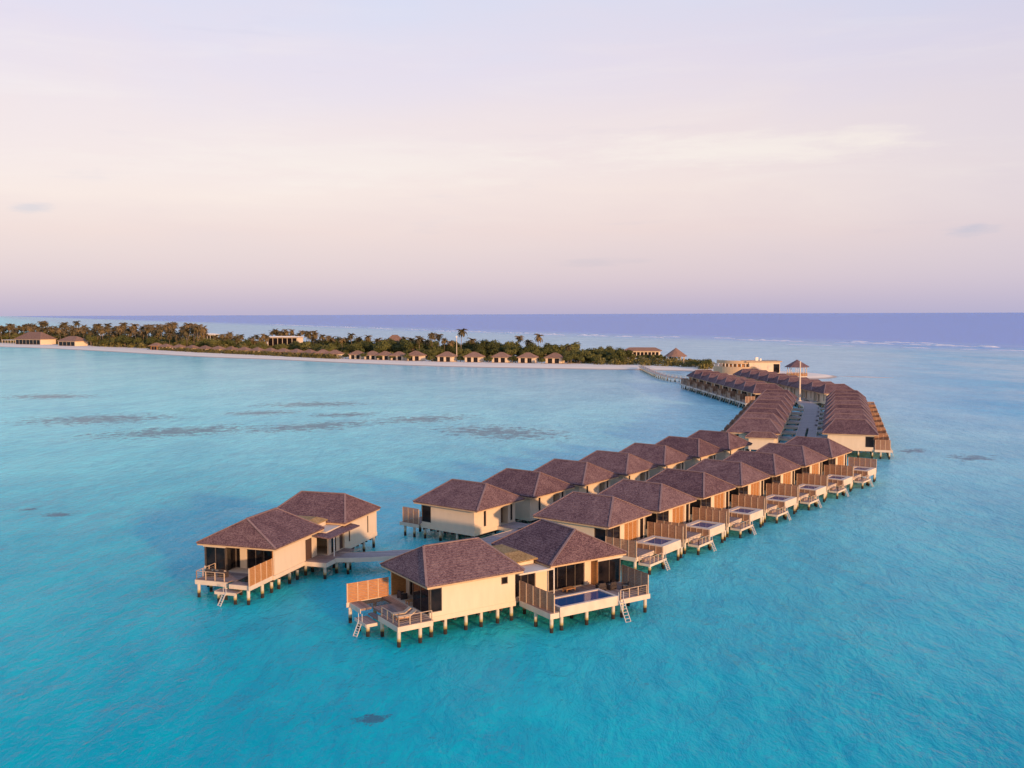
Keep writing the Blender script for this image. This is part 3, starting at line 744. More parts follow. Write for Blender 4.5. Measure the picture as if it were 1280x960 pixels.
for k in range(len(prof) - 1):
    for i in range(n): fs.append((k * n + i, k * n + (i + 1) % n, (k + 1) * n + (i + 1) % n, (k + 1) * n + i))
fs.append(tuple((len(prof) - 1) * n + i for i in range(n)))
mb.add(vs, fs)
m, nt, b, o_ = mat('coral_sand'); nn = N(nt); tc = nn.new('ShaderNodeTexCoord')
f = nn.noise(tc.outputs['Object'], .06, 5, .6); f2 = nn.noise(tc.outputs['Object'], .9, 3)
gg = nn.new('ShaderNodeNewGeometry'); sp = nn.new('ShaderNodeSeparateXYZ'); nn.link(gg.outputs['Position'], sp.inputs[0])
wet = nn.smooth(sp.outputs[2], .15, .5)
c_ = nn.mix(nn.math('MULTIPLY', nn.math('ADD', f, f2), .5), (.86, .73, .58), (.95, .83, .69))
nn.link(nn.mix(wet, (.46, .38, .31), c_), b.inputs['Base Color']); b.inputs['Roughness'].default_value = .9
M['sand'] = m
isl = mb.build('sandy_beach', 'sand'); tag(isl, kind='structure')

# inside test and depth from the shore
def inside(x, y):
    c = False; j = n - 1
    for i in range(n):
        if (SP[i].y > y) != (SP[j].y > y) and x < (SP[j].x - SP[i].x) * (y - SP[i].y) / (SP[j].y - SP[i].y) + SP[i].x: c = not c
        j = i
    return c
NEAR = [Vector(p) for p in shore[1:13]]
def shore_pt(t):
    """t metres along the near shore from px x=0 (point index 1 = -526,1004) ; returns point, inland normal"""
    pts = NEAR[1:]; 
    for i in range(len(pts) - 1):
        L = (pts[i + 1] - pts[i]).length
        if t <= L or i == len(pts) - 2:
            d = (pts[i + 1] - pts[i]) / L; return pts[i] + d * t, Vector((-d.y, d.x)), d
        t -= L
F_ = 1222.0
def at_px(px, D):           # a spot on the island seen in that direction at that depth
    return ((px - 640) / F_ * D, D)

# beach villas
def beach_villa(w=9.5, d=8, he=4.0, hr=7.0):
    t = empty('beach_villa')
    w *= 1.08
    hip(t, 1, -w / 2 - .9, w / 2 + .9, -d / 2 - .9, d / 2 + .9, he, hr, 1.0, 0, 'thatch_far', 8)
    wl = MB(); z0 = .6; zt = he - .2
    for x0, x1 in ((-w / 2, -w / 2 + 1.5), (-.8, .8), (w / 2 - 1.5, w / 2)): wl.box(x0, x1, -d / 2, -d / 2 + .25, z0, zt)
    wl.box(-w / 2, w / 2, d / 2 - .25, d / 2, z0, zt); wl.box(-w / 2, -w / 2 + .25, -d / 2 + .26, d / 2 - .26, z0, zt); wl.box(w / 2 - .25, w / 2, -d / 2 + .26, d / 2 - .26, z0, zt)
    wl.build('wall', 'wall', t)
    for x0, x1 in ((-w / 2 + 1.5, -.8), (.8, w / 2 - 1.5)): window(t, 1, 1, -d / 2 + .2, x0, x1, z0, zt, -1, 2)
    tr = MB(); tr.box(-w / 2 - .5, w / 2 + .5, -d / 2 - 2, d / 2, .3, .62); tr.build('terrace', 'deck', t)
    return t
BV = beach_villa()
cm3 = {BV: kids(BV)}
for k_ in list(cm3[BV]): cm3[k_] = kids(k_)
BIGPX = [(694, 1, 437), (660, 1, 437), (627, 1, 437), (593, 1, 437), (559, 1, 438), (520, 1, 439), (499, .9, 440), (482, .9, 440), (466, .9, 440), (447, .9, 440), (419, .9, 440), (404, .9, 440)]
def wide(px):
    if px <= 200: return 60
    if px <= 400: return 60 - 40 * (px - 200) / 200
    return 20 if px < 700 else max(4, 20 - (px - 700) * .09)
def shore_D(px):
    """depth of near shoreline along a pixel column"""
    k = (px - 640) / F_
    for p, q_ in zip(NEAR, NEAR[1:]):
        a_ = p.x - k * p.y; b_ = q_.x - k * q_.y
        if a_ * b_ <= 0 and a_ != b_: t_ = a_ / (a_ - b_); return p.y + (q_.y - p.y) * t_ + wide(px)
    return 540
names = ['first', 'second', 'third', 'fourth', 'fifth', 'sixth', 'seventh', 'eighth', 'ninth', 'tenth', 'eleventh', 'twelfth']
first = True
for i, (px, s_, _) in enumerate(BIGPX):
    D = shore_D(px) + 24; x, y = at_px(px, D)
    o = BV if first else copy_tree(BV, cm3); first = False
    o.location = (x, y, .6); o.rotation_euler.z = R(-18 + 5 * math.sin(i * 3.1)); o.scale = (s_, s_, s_)
    tag(o, names[i] + ' thatched villa on open sand, counted leftwards from the row\'s right end', 'villa', 'beach villas in the open sand row')
for i in range(12):
    px = 208 + i * 16.3; D = shore_D(px) + 26; x, y = at_px(px, D)
    o = copy_tree(BV, cm3); o.location = (x, y, .6); o.rotation_euler.z = R(-32 + 4 * math.sin(i * 2.3)); o.scale = (.95, .95, .85)
    tag(o, names[i] + ' low thatched villa behind the hedge, counted rightwards from the orange hut', 'villa', 'low beach villas behind the hedge')

def hall(name, x, y, rz, w, d, he, hr, rh, label, wallm='wall', nw=5, roofm='thatch_far', z=.8):
    t = empty(name, (x, y, z), rz)
    hip(t, 1, -w / 2 - 1.2, w / 2 + 1.2, -d / 2 - 1.2, d / 2 + 1.2, he, hr, rh, 0, roofm, 10)
    wl = MB(); wl.box(-w / 2, w / 2, -d / 2, d / 2, -.6, he - .3); wl.build('wall', wallm, t)
    for i in range(nw):
        a_ = -w / 2 + .8 + (w - 1.6) * i / nw; window(t, 1, 1, -d / 2 - .04, a_ + .3, a_ + (w - 1.6) / nw - .3, .3, he - .9, -1, 1)
    tag(t, label, 'building'); return t
D = shore_D(45) + 45
x, y = at_px(45, D); hall('beach_pavilion', x, y, R(-30), 44, 18, 6.0, 13.5, 11, 'large hip-roofed hall with lit cream front at the far left end of the beach', nw=7)
x, y = at_px(92, shore_D(92) + 34); hall('beach_pavilion', x, y, R(-30), 27, 15, 5.2, 10.0, 6, 'smaller brown hip-roofed hall just right of the large hall on the left beach', nw=4)
x, y = at_px(14, shore_D(14) + 30)
t = empty('beach_shelter', (x, y, .8), R(-25)); mb = MB(); mb.box(-10, 10, -4, 4, 4.2, 4.6); mb.build('roof', 'white', t)
for i in range(5):
    for s_ in (-3.5, 3.5):
        mb = MB(); mb.bar((-9 + i * 4.5, s_, 0), (-9 + i * 4.5, s_, 4.2), .3); mb.build('post', 'trim', t)
tag(t, 'flat white-roofed open shelter left of the large hall', 'shelter')
x, y = at_px(196, shore_D(196) + 18); hall('beach_hut', x, y, R(-25), 8, 6, 4.2, 6.6, 1.5, 'small orange timber hut at the left end of the hedge row', 'slat', 2, z=.7)
x, y = at_px(357, 905); t = hall('island_building', x, y, R(-12), 30, 12, 10.5, 11.3, 10, 'two-storey cream building with a flat pale roof among the palms', nw=6, roofm='white', z=.9)
x, y = at_px(264, 1010); t = hall('island_building', x, y, R(-12), 12, 8, 11, 12, 3, 'small pale blue-white roofed building between two palm clumps', 'white', 3, roofm='white', z=.9)
x, y = at_px(803, 690); t = hall('island_building', x, y, R(-8), 25, 8, 5.4, 7.6, 9, 'long low brown-roofed building with cream end wall behind the right bushes', nw=9, z=.4)
x, y = at_px(770, 675); t = hall('island_building', x, y, R(-8), 8, 6, 5.6, 6.1, 3, 'small grey-white building at the left end of the long brown-roofed one', 'white', 2, roofm='dark', z=1.0)
x, y = at_px(494, 760); t = hall('island_building', x, y, R(-8), 15, 12, 8, 15.0, 2, 'tall thatched roof peak rising above the trees in the island middle', nw=3, z=1.0)
x, y = at_px(845, 596)
t = empty('beach_gazebo', (x, y, .9)); cone_roof(t, 0, 0, 7.0, 5.1, 10.1, 12, 'thatch_far')
for i in range(8):
    a_ = 2 * math.pi * (i + .5) / 8; mb = MB(); mb.cyl(5.4 * math.cos(a_), 5.4 * math.sin(a_), -.4, 5.2, .2); mb.build('post', 'trim', t)
mb = MB(); mb.cyl(0, 0, -.4, .25, 6.2, n=16); mb.build('floor_platform', 'deck', t)
tag(t, 'open beach gazebo with a conical brown thatched roof at the right end of the island', 'gazebo')
x, y = at_px(571, 640)
t = empty('radio_mast', (x, y, .9)); mb = MB(); mb.tube([(0, 0, 0), (0, 0, 8), (0, 0, 17)], [.3, .22, .14], 8); mb.build('pole', 'trim', t); mb = MB(); mb.box(-.5, .5, -.1, .1, 15.8, 16.6); mb.build('antenna', 'white', t)
tag(t, 'thin pale mast rising above the beach villas beside a tall palm', 'mast')

# ------------------------------------------------------------------ trees
def palm(seed, h):
    r = random.Random(seed); t = empty('palm_tree')
    lean = Vector((r.uniform(-1.6, 1.6), r.uniform(-1.2, 1.2), 0))
    pts = [Vector((0, 0, -.5)) + lean * (k / 6) ** 1.7 + Vector((0, 0, (h + .5) * k / 6)) for k in range(7)]
    mb = MB(); mb.tube([tuple(p) for p in pts], [.32, .26, .22, .19, .17, .16, .15], 7); mb.build('trunk', 'bark', t)
    top = pts[-1]; mb = MB()
    for k in range(30):
        az = k * 2.4 + r.uniform(-.2, .2); el = r.uniform(-.55, 1.25); L = r.uniform(3.8, 5.4)
        p = Vector(top); seg = 7; ang = el; prev = None
        side = Vector((-math.sin(az), math.cos(az), 0))
        for s_ in range(seg + 1):
            u_ = s_ / seg; wd = 1.0 * math.sin(math.pi * min(1, .12 + u_ * .85)) ** .6 * (1.15 - .6 * u_)
            ring = (p + side * wd * .9 - Vector((0, 0, wd * .55)), Vector(p), p - side * wd * .9 - Vector((0, 0, wd * .55)))
            if prev:
                for i in (0, 1):
                    a0, a1 = prev[i], prev[i + 1]; b0, b1 = ring[i], ring[i + 1]
                    if i == 0: q1 = a0.lerp(b0, .72); mb.add([tuple(a0), tuple(a1), tuple(b1), tuple(q1)], [(0, 1, 2, 3)])
                    else: q1 = a1.lerp(b1, .72); mb.add([tuple(a0), tuple(a1), tuple(q1), tuple(b0)], [(0, 1, 2, 3)])
            prev = ring
            d = Vector((math.cos(az) * math.cos(ang), math.sin(az) * math.cos(ang), math.sin(ang)))
            p = p + d * L / seg; ang -= r.uniform(.2, .36)
    mb.build('crown', 'palm', t, recalc=False)
    return t
def broad(seed, h, w, dens=1500):
    r = random.Random(seed); t = empty('broadleaf_tree'); tr = MB()
    hb = h * .3
    tr.tube([(0, 0, -.5), (.1, 0, hb * .5), (0, .1, hb)], [.4, .32, .26], 7)
    cl = []
    for k in range(14):
        a_ = r.uniform(0, 6.28); q_ = math.sqrt(r.random()) * w * .62
        z = h * .36 + (h * .48) * (1 - (q_ / (w * .8)) ** 2) * r.uniform(.35, 1)
        c = Vector((q_ * math.cos(a_), q_ * math.sin(a_), z)); cl.append((c, r.uniform(.22, .42) * w))
        tr.tube([(0, .1, hb), tuple(Vector((0, 0, hb)).lerp(c, .55) + Vector((0, 0, .3))), tuple(c)], [.16, .1, .05], 5)
    tr.build('trunk', 'bark', t)
    mb = MB()
    for _ in range(dens):
        c, rad = r.choice(cl)
        d = Vector((r.gauss(0, 1), r.gauss(0, 1), r.gauss(0, .8))).normalized() * rad * r.uniform(.6, 1.12); d.z *= .72
        p = c + d; 
        if p.z < .3: continue
        nrm = (d.normalized() + Vector((r.gauss(0, .5), r.gauss(0, .5), r.gauss(0, .5)))).normalized()
        a_ = nrm.orthogonal().normalized(); b_ = nrm.cross(a_); s_ = r.uniform(.22, .48)
        mb.add([tuple(p + a_ * s_), tuple(p + b_ * s_ * .7), tuple(p - a_ * s_), tuple(p - b_ * s_ * .7)], [(0, 1, 2, 3)])
    mb.build('crown', 'leaf', t, recalc=False)
    return t
palms = [palm(11 + i, hh) for i, hh in enumerate((15.5, 13, 17, 11.5, 14.5))]
broads = [broad(31, 8.5, 5.5), broad(32, 7, 4.8), broad(33, 10, 6.5, 2000), broad(34, 6, 4.2, 1200), broad(35, 12.5, 9.5, 3400)]
cm4 = {}
for c in bpy.data.objects:
    if c.parent in palms or c.parent in broads: cm4.setdefault(c.parent, []).append(c)
seen = set()
def plant(proto, x, y, s_, label, cat, grp, z=.8):
    o = copy_tree(proto, cm4) if proto in seen else proto
    seen.add(proto); o.location = (x, y, z); o.rotation_euler.z = rnd.uniform(0, 6.28); o.scale = (s_, s_, s_ * rnd.uniform(.93, 1.07)); tag(o, label, cat, grp)
zone_p = [(0, 60, 'behind the large hall at the left end'), (60, 130, 'behind the smaller hall'), (130, 190, 'in the wood left of the orange hut'), (190, 270, 'in the dense grove behind the low beach villas'), (270, 335, 'left of the two-storey cream building'), (335, 400, 'around the two-storey cream building'), (400, 470, 'right of the two-storey cream building'), (470, 560, 'left of the thin pale mast'), (560, 720, 'behind the open sand villas'), (720, 760, 'near the small grey-white building')]
def zone(px):
    for a_, b_, s_ in zone_p:
        if a_ <= px < b_: return s_
    return 'near the beach gazebo' if px > 760 else zone_p[0][2]
BLD = [(45, 45), (92, 34)]
def put_tree(kind, px, back, s_=1.0, which=None):
    D = shore_D(px) + back; x, y = at_px(px, D)
    if not inside(x, y): return
    if kind == 'p':
        plant(which or rnd.choice(palms), x, y, s_, 'coconut palm ' + zone(px), 'palm tree', 'palms ' + zone(px))
    else:
        plant(which or rnd.choice(broads[:4]), x, y, s_, 'leafy broad-crowned tree ' + zone(px), 'tree', 'broadleaf trees ' + zone(px))
# dense palm wood on the left
for i in range(150):
    px = -8 + i * 1.85 + rnd.uniform(-3, 3)
    if px > 256 and px < 272: continue
    base = 62 + (i * 37 % 5) * 24
    if px < 66: base += 30
    put_tree('p', px, base + rnd.uniform(-8, 8), rnd.uniform(.92, 1.2) * (1.12 if px < 260 else .98))
for i in range(40):
    px = 272 + i * 3.2 + rnd.uniform(-3, 3)
    put_tree('p', px, 70 + rnd.uniform(0, 70) if not 334 < px < 380 else rnd.uniform(225, 260), rnd.uniform(.7, .95))
for px, bk, s_ in [(416, 80, .95), (428, 70, .85), (440, 90, .9), (458, 85, .95), (469, 90, .8), (481, 85, 1), (524, 60, 1.08), (540, 70, 1), (548, 80, .95), (556, 70, .8), (576, 60, 1.12), (672, 75, 1.05), (711, 60, .75), (386, 90, 1.05), (404, 85, 1), (345, 230, 1.0), (352, 225, 1.1), (360, 235, 1.05), (356, 105, .55)]:
    put_tree('p', px, bk, s_)
for i in range(40): put_tree('b', -5 + i * 8.5, rnd.uniform(44, 75) + (35 if i * 8.5 < 118 else 0), rnd.uniform(1.0, 1.5))
for i in range(74):
    px = 330 + i * 5.95 + rnd.uniform(-4, 4)
    put_tree('b', px, rnd.uniform(44, 95) if px < 712 else rnd.uniform(26, 70), rnd.uniform(.85, 1.25) if px < 712 else rnd.uniform(.6, .95))
D = shore_D(607) + 75; x, y = at_px(607, D); plant(broads[4], x, y, 1.15, 'big dome-shaped green tree behind the beach villas, tallest broad crown', 'tree', None)
for px, bk, s_ in [(584, 60, 1.0), (596, 50, .9), (620, 66, 1.1), (640, 60, 1.05), (683, 62, 1.2), (690, 66, 1.2), (700, 58, 1.1), (752, 78, 1.1), (762, 84, 1.15), (776, 74, .8), (784, 80, .72), (793, 78, .75), (801, 80, .75), (809, 78, .72), (817, 76, .75), (826, 70, .8), (870, 26, .8), (879, 26, .95), (884, 24, .7)]:
    put_tree('b', px, bk, s_)
for i in range(75):
    px = 378 + i * 4.6 + rnd.uniform(-3, 3)
    put_tree('b', px, rnd.uniform(62, 120), rnd.uniform(1.25, 1.65) * (1.0 if px < 640 else .9))
for px, bk in [(392, 95), (411, 100), (436, 105), (449, 95), (474, 100), (505, 90), (514, 84), (533, 90), (563, 80), (590, 95), (650, 90), (662, 84)]:
    put_tree('p', px, bk, rnd.uniform(.85, 1.02))
for i in range(26):
    px = 712 + i * 2.7; put_tree('b', px, rnd.uniform(24, 62), rnd.uniform(.85, 1.2))
for px in (710, 677, 644, 641, 611, 575, 541, 537, 509, 490, 474, 457, 432, 436, 412):
    put_tree('b', px + rnd.uniform(-1, 1), rnd.uniform(15, 24), rnd.uniform(.5, .75))
# shrubs along the hedge and the ground cover between the trees: one mass nobody could count
sh = MB(); r = random.Random(5)
def clump(x, y, z0, rad, h, nn_, s_=.5):
    for _ in range(nn_):
        a_ = r.uniform(0, 6.28); el = r.uniform(0, 1.5); q_ = r.uniform(.75, 1.05)
        d = Vector((math.cos(a_) * math.cos(el), math.sin(a_) * math.cos(el), math.sin(el)))
        p = Vector((x + d.x * rad * q_, y + d.y * rad * q_, z0 + d.z * h * q_)); nn = (d + Vector((r.gauss(0, .5), r.gauss(0, .5), r.gauss(0, .5)))).normalized()
        u_ = nn.orthogonal().normalized(); v_ = nn.cross(u_); k = r.uniform(.6, 1.3) * s_
        sh.add([tuple(p + u_ * k), tuple(p + v_ * k * .7), tuple(p - u_ * k), tuple(p - v_ * k * .7)], [(0, 1, 2, 3)])
vil = [at_px(px, shore_D(px) + 24) for px, _, _ in BIGPX]
for i in range(760):
    px = rnd.uniform(-10, 420); bk = rnd.uniform(44, 190) + (30 if px < 120 else 0)
    x, y = at_px(px, shore_D(px) + bk)
    if inside(x, y): clump(x, y, .7, rnd.uniform(3.5, 6), rnd.uniform(2, 4) if 332 < px < 381 or 256 < px < 272 else rnd.uniform(7, 13) * (1 if bk > 75 else .6) if px < 300 else rnd.uniform(5, 8), 120, .85)
for i in range(230):
    px = rnd.uniform(200, 424); x, y = at_px(px, shore_D(px) + rnd.uniform(11, 17)); clump(x, y, .6, rnd.uniform(2, 3.8), rnd.uniform(1.6, 3.9), 70, .45)
for i in range(620):
    px = rnd.uniform(-10, 888); far = rnd.random() < .62
    bk = rnd.uniform(40, 130) if far else rnd.uniform(17, 34)
    if not far and px < 190: continue
    if px > 720: bk = rnd.uniform(19, 70)
    if px < 125 and bk < 85: continue
    x, y = at_px(px, shore_D(px) + bk)
    if not inside(x, y): continue
    if any(abs(x - vx) < 9.5 and -16 < y - vy < 6 for vx, vy in vil): continue
    hgt = rnd.uniform(2.4, 4.8) if far or px > 720 else rnd.uniform(1.2, 2.6)
    clump(x, y, .7, rnd.uniform(2.4, 4.5), hgt, 120 if far else 110, .5)
o = sh.build('undergrowth', 'bush', recalc=False); tag(o, 'green shrub hedge and undergrowth filling the island between trees and villas', 'undergrowth', None, 'stuff')
# ground litter under the trees
gm = MB(); ins = inset(SP, 58 * sg)
g2 = [p for p in ins if inside(p.x, p.y) and p.x < 30 and min((p - q_).length for q_ in SP) > 50]
gm.add([(p.x, p.y, 1.16) for p in g2], [tuple(range(len(g2)))])
M['litter'] = simple('leaf_litter', (.10, .085, .05), (.2, .16, .1), .2, .95)
o = gm.build('wooded_ground', 'litter'); tag(o, kind='structure')

# ------------------------------------------------------------------ sea
SEA_R = 60000
mb = MB(); rads = [0, 30, 80, 150, 300, 600, 1200, 2500, 6000, 15000, SEA_R]; ns = 64; vs = [(0, 100, 0)]
for q_ in rads[1:]:
    for i in range(ns): vs.append((q_ * math.cos(2 * math.pi * i / ns), 100 + q_ * math.sin(2 * math.pi * i / ns), 0))
fs = [(0, 1 + i, 1 + (i + 1) % ns) for i in range(ns)]
for k in range(len(rads) - 2):
    for i in range(ns): fs.append((1 + k * ns + i, 1 + (k + 1) * ns + i, 1 + (k + 1) * ns + (i + 1) % ns, 1 + k * ns + (i + 1) % ns))
mb.add(vs, fs)
m, nt, b, out_ = mat('lagoon_water'); nn = N(nt)
g = nn.new('ShaderNodeNewGeometry'); pos = g.outputs['Position']
sp = nn.new('ShaderNodeSeparateXYZ'); nn.link(pos, sp.inputs[0]); X, Y = sp.outputs[0], sp.outputs[1]
# distance (metres) across the outer reef line: direction az -28 => normal (cos28, sin28)
rx, ry = 166.2, 1268.6; nx, ny = math.cos(R(28)), math.sin(R(28))
dr = nn.math('ADD', nn.math('MULTIPLY', nn.math('SUBTRACT', X, rx), nx), nn.math('MULTIPLY', nn.math('SUBTRACT', Y, ry), ny))
nb = nn.noise(nn.scale(pos, (1, 1, 1)), .0035, 4, .6)
drn = nn.math('ADD', dr, nn.math('MULTIPLY', nn.math('SUBTRACT', nb, .5), 220))
n1 = nn.noise(pos, .012, 4, .6); n2 = nn.noise(pos, .05, 4, .6)
near = nn.smooth(nn.math('ADD', Y, nn.math('MULTIPLY', nn.math('SUBTRACT', n1, .5), 110)), 60, 330)
cA = nn.mix(n1, (.0, .45, .55), (.0, .54, .61))
cB = nn.mix(n2, (.24, .94, .93), (.31, .97, .95))
col = nn.mix(near, cA, cB)
# paler reef flat behind the island and out to the reef
flat = nn.smooth(drn, -760, -380)
col = nn.mix(nn.math('MULTIPLY', flat, .8), col, nn.mix(n1, (.26, .52, .72), (.42, .62, .76)))
# bluer water right of the villas
rt = nn.math('MULTIPLY', nn.smooth(nn.math('SUBTRACT', X, nn.math('MULTIPLY', Y, .33)), 0, 70), nn.smooth(Y, 120, 330))
n3 = nn.noise(nn.scale(pos, (1, .45, 1), (0, 0, R(20))), .012, 5, .65)
col = nn.mix(nn.math('MULTIPLY', rt, nn.smooth(n3, .42, .62)), col, (.03, .52, .78))
deep = nn.smooth(drn, -120, 230)
col = nn.mix(deep, col, (.06, .30, .88))
rip_shade = nn.noise(nn.scale(pos, (1, .42, 1), (0, 0, R(-50))), .3, 6, .72, .8); sr2 = nn.noise(nn.scale(pos, (1, .6, 1), (0, 0, R(12))), .035, 4, .6, .3)
mot = nn.math('ADD', nn.math('MULTIPLY', rip_shade, .6), nn.math('MULTIPLY', sr2, .6))
col = nn.mix(nn.math('MULTIPLY', nn.smooth(mot, .42, .76), nn.math('SUBTRACT', 1.0, deep)), nn.mix(1.0, col, (.76, .87, .92), 'MULTIPLY'), nn.mix(1.0, col, (1.25, 1.14, 1.08), 'MULTIPLY'))  # wave-ripple light and shade painted into the water colour, plus broad mottling
# coral patches on the sand, each a blob of its own
def blob(cx, cy, a_, b_, az):
    c, s = math.cos(R(az)), math.sin(R(az))
    dx = nn.math('SUBTRACT', X, cx); dy = nn.math('SUBTRACT', Y, cy)
    u = nn.math('DIVIDE', nn.math('ADD', nn.math('MULTIPLY', dx, s), nn.math('MULTIPLY', dy, c)), a_)
    v = nn.math('DIVIDE', nn.math('SUBTRACT', nn.math('MULTIPLY', dx, c), nn.math('MULTIPLY', dy, s)), b_)
    return nn.math('SUBTRACT', 1, nn.math('SQRT', nn.math('ADD', nn.math('MULTIPLY', u, u), nn.math('MULTIPLY', v, v))))
blobs = [(-184, 386, 22, 13, 95), (-128, 300, 27, 17, 80), (-92, 268, 27, 14, 62), (-57, 279, 26, 11, 55), (-27, 298, 18, 11, 60), (-71, 348, 22, 11, 80), (-3, 264, 24, 15, 130), (-54, 311, 14, 8, 70), (-82, 318, 14, 8, 75), (-11.2, 75.5, 1.6, 1.1, 60), (101.8, 214, 7, 5, 50), (-80, 160, 2, 1.5, 50), (-73, 156, 3, 2, 80), (93, 225, 5, 3, 50)]
tot = None
for q_ in blobs:
    v = blob(*q_); tot = v if tot is None else nn.math('MAXIMUM', tot, v)
nc = nn.noise(nn.scale(pos, (1, 1.0, 1)), .3, 8, .8)
tot = nn.math('ADD', tot, nn.math('MULTIPLY', nn.math('SUBTRACT', nc, .5), 6.0))
cor = nn.math('MULTIPLY', nn.smooth(tot, .1, .7), .74)
col = nn.mix(cor, col, (.06, .10, .17))
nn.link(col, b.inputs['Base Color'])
dist = nn.math('SQRT', nn.math('ADD', nn.math('MULTIPLY', X, X), nn.math('MULTIPLY', Y, Y)))
# waves
wv = nn.scale(pos, (1, .55, 1), (0, 0, R(-35)))
w_1 = nn.noise(nn.scale(pos, (1, .38, 1), (0, 0, R(-35))), .5, 4, .65, .5); w_2 = nn.noise(nn.scale(pos, (1, .7, 1), (0, 0, R(20))), 1.5, 3, .6); w_3 = nn.noise(nn.scale(pos, (1, .5, 1), (0, 0, R(25))), .1, 3, .55)
hgt = nn.math('ADD', nn.math('MULTIPLY', w_1, .75), nn.math('MULTIPLY', w_2, .3))
hgt = nn.math('ADD', hgt, nn.math('MULTIPLY', w_3, 1.6))
bp = nn.new('ShaderNodeBump'); bp.inputs['Distance'].default_value = .8
wind = nn.noise(nn.scale(pos, (1, .35, 1), (0, 0, R(-50))), .035, 3, .6)
off = nn.smooth(dist, 110, 700)   # the swell is higher in the open corner nearest the camera and dies out over the flat
nn.link(nn.math('MULTIPLY', nn.math('ADD', .45, nn.math('MULTIPLY', wind, .6)), nn.math('SUBTRACT', 1.0, nn.math('MULTIPLY', off, .78))), bp.inputs['Strength'])
nn.link(hgt, bp.inputs['Height'])
# light scattered back from the lit water body + surface reflection; wave tops hide each other at
# grazing angles, so the reflectance of a rough sea levels off instead of reaching 1
df = nn.new('ShaderNodeBsdfDiffuse'); gl = nn.new('ShaderNodeBsdfGlossy'); fr_ = nn.new('ShaderNodeFresnel'); mx = nn.new('ShaderNodeMixShader')
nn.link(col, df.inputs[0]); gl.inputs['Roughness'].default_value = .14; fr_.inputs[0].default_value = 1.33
nn.link(bp.outputs[0], gl.inputs['Normal']); nn.link(bp.outputs[0], fr_.inputs['Normal']); nn.link(bp.outputs[0], df.inputs['Normal'])
fz = nn.math('MINIMUM', nn.math('MULTIPLY', nn.math('POWER', fr_.outputs[0], 1.65), 1.0), .47)
nn.link(fz, mx.inputs[0]); b.subsurface_method = 'BURLEY'; b.inputs['Subsurface Weight'].default_value = 1; b.inputs['Subsurface Scale'].default_value = 5.0
b.inputs['Subsurface Radius'].default_value = (1, 1, 1); b.inputs['Specular IOR Level'].default_value = 0; b.inputs['Roughness'].default_value = 1; nn.link(bp.outputs[0], b.inputs['Normal'])
bm_ = nn.new('ShaderNodeMixShader'); bm_.inputs[0].default_value = .45; nn.link(df.outputs[0], bm_.inputs[1]); nn.link(b.outputs[0], bm_.inputs[2])
nn.link(bm_.outputs[0], mx.inputs[1]); nn.link(gl.outputs[0], mx.inputs[2]); nn.link(mx.outputs[0], out_.inputs[0])
M['sea'] = m
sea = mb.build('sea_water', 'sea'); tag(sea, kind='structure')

# breaking surf along the reef: low foam ridges
M['foam'] = simple('sea_foam', (.72, .74, .78), (.88, .88, .9), .3, .9)
sf = MB(); r = random.Random(9)
def surf(x0, y0, x1, y1, off, dens, hmin, hmax, lmin, lmax):
    a_ = Vector((x0, y0, 0)); b_ = Vector((x1, y1, 0)); L = (b_ - a_).length; d = (b_ - a_) / L; nv = Vector((d.y, -d.x, 0)); s_ = 0
    while s_ < L:
        l = r.uniform(lmin, lmax)
        if r.random() < dens:
            k = max(3, int(l / 6)); vs = []; fs = []
            for i in range(k + 1):
                u = i / k; env = math.sin(math.pi * u) ** .5 if 0 < u < 1 else 0
                p = a_ + d * (s_ + l * u) + nv * (off + 14 * noise.noise(Vector((s_ * .004 + u * .3, off, 0))) + r.uniform(-1, 1))
                hh = r.uniform(hmin, hmax) * env; ww = 3.5 * env + .2
                vs += [tuple(p - nv * ww), tuple(p + Vector((0, 0, hh + .02))), tuple(p + nv * ww * .6)]
            for i in range(k):
                for j in (0, 1): fs.append((i * 3 + j, i * 3 + 3 + j, i * 3 + 4 + j, i * 3 + 1 + j))
            sf.add(vs, fs)
        s_ += l * r.uniform(.7, 1.5)
surf(640, 600, 60, 1480, 0, .9, .7, 1.7, 25, 110)
surf(640, 640, 0, 1600, 26, .5, .4, 1.3, 15, 70)
surf(640, 560, 300, 1010, -26, .35, .3, .7, 10, 40)
surf(60, 1480, -700, 2950, 0, .97, 1.2, 2.6, 60, 220)
surf(-160, 1700, -900, 3300, 60, .5, .9, 2.2, 60, 200)
o = sf.build('breaking_surf', 'foam', recalc=False); tag(o, 'thin white line of surf breaking along the outer reef', 'surf', None, 'stuff')
# shallow sandbar right of the gazebo, a low sand tongue just awash
sb = MB(); vs = []; K = 28
for i in range(K):
    a_ = 2 * math.pi * i / K; q_ = 1 + .18 * math.sin(3 * a_)
    u, v = 30 * math.cos(a_) * q_, 7 * math.sin(a_) * q_; c, s = math.cos(R(-33)), math.sin(R(-33))
    vs.append((176 + u * c - v * s, 486 + u * s + v * c, -.3))
vs.append((176, 486, .22)); sb.add(vs, [(i, (i + 1) % K, K) for i in range(K)])
M['bar'] = simple('awash_sand', (.66, .55, .46), (.78, .66, .57), .1, .9)
o = sb.build('sandbar', 'bar'); tag(o, kind='structure')

# ------------------------------------------------------------------ light, sky, camera
SUN_AZ, SUN_EL = 146.0, 9.0
sd = bpy.data.lights.new('sun', 'SUN'); sd.energy = 4.6; sd.angle = R(2.0); sd.color = (1, .56, .27)
so = bpy.data.objects.new('sun', sd); COL.objects.link(so)
sv = Vector((math.sin(R(SUN_AZ)) * math.cos(R(SUN_EL)), math.cos(R(SUN_AZ)) * math.cos(R(SUN_EL)), math.sin(R(SUN_EL))))
so.rotation_euler = sv.to_track_quat('Z', 'Y').to_euler(); so.location = (0, 0, 100)

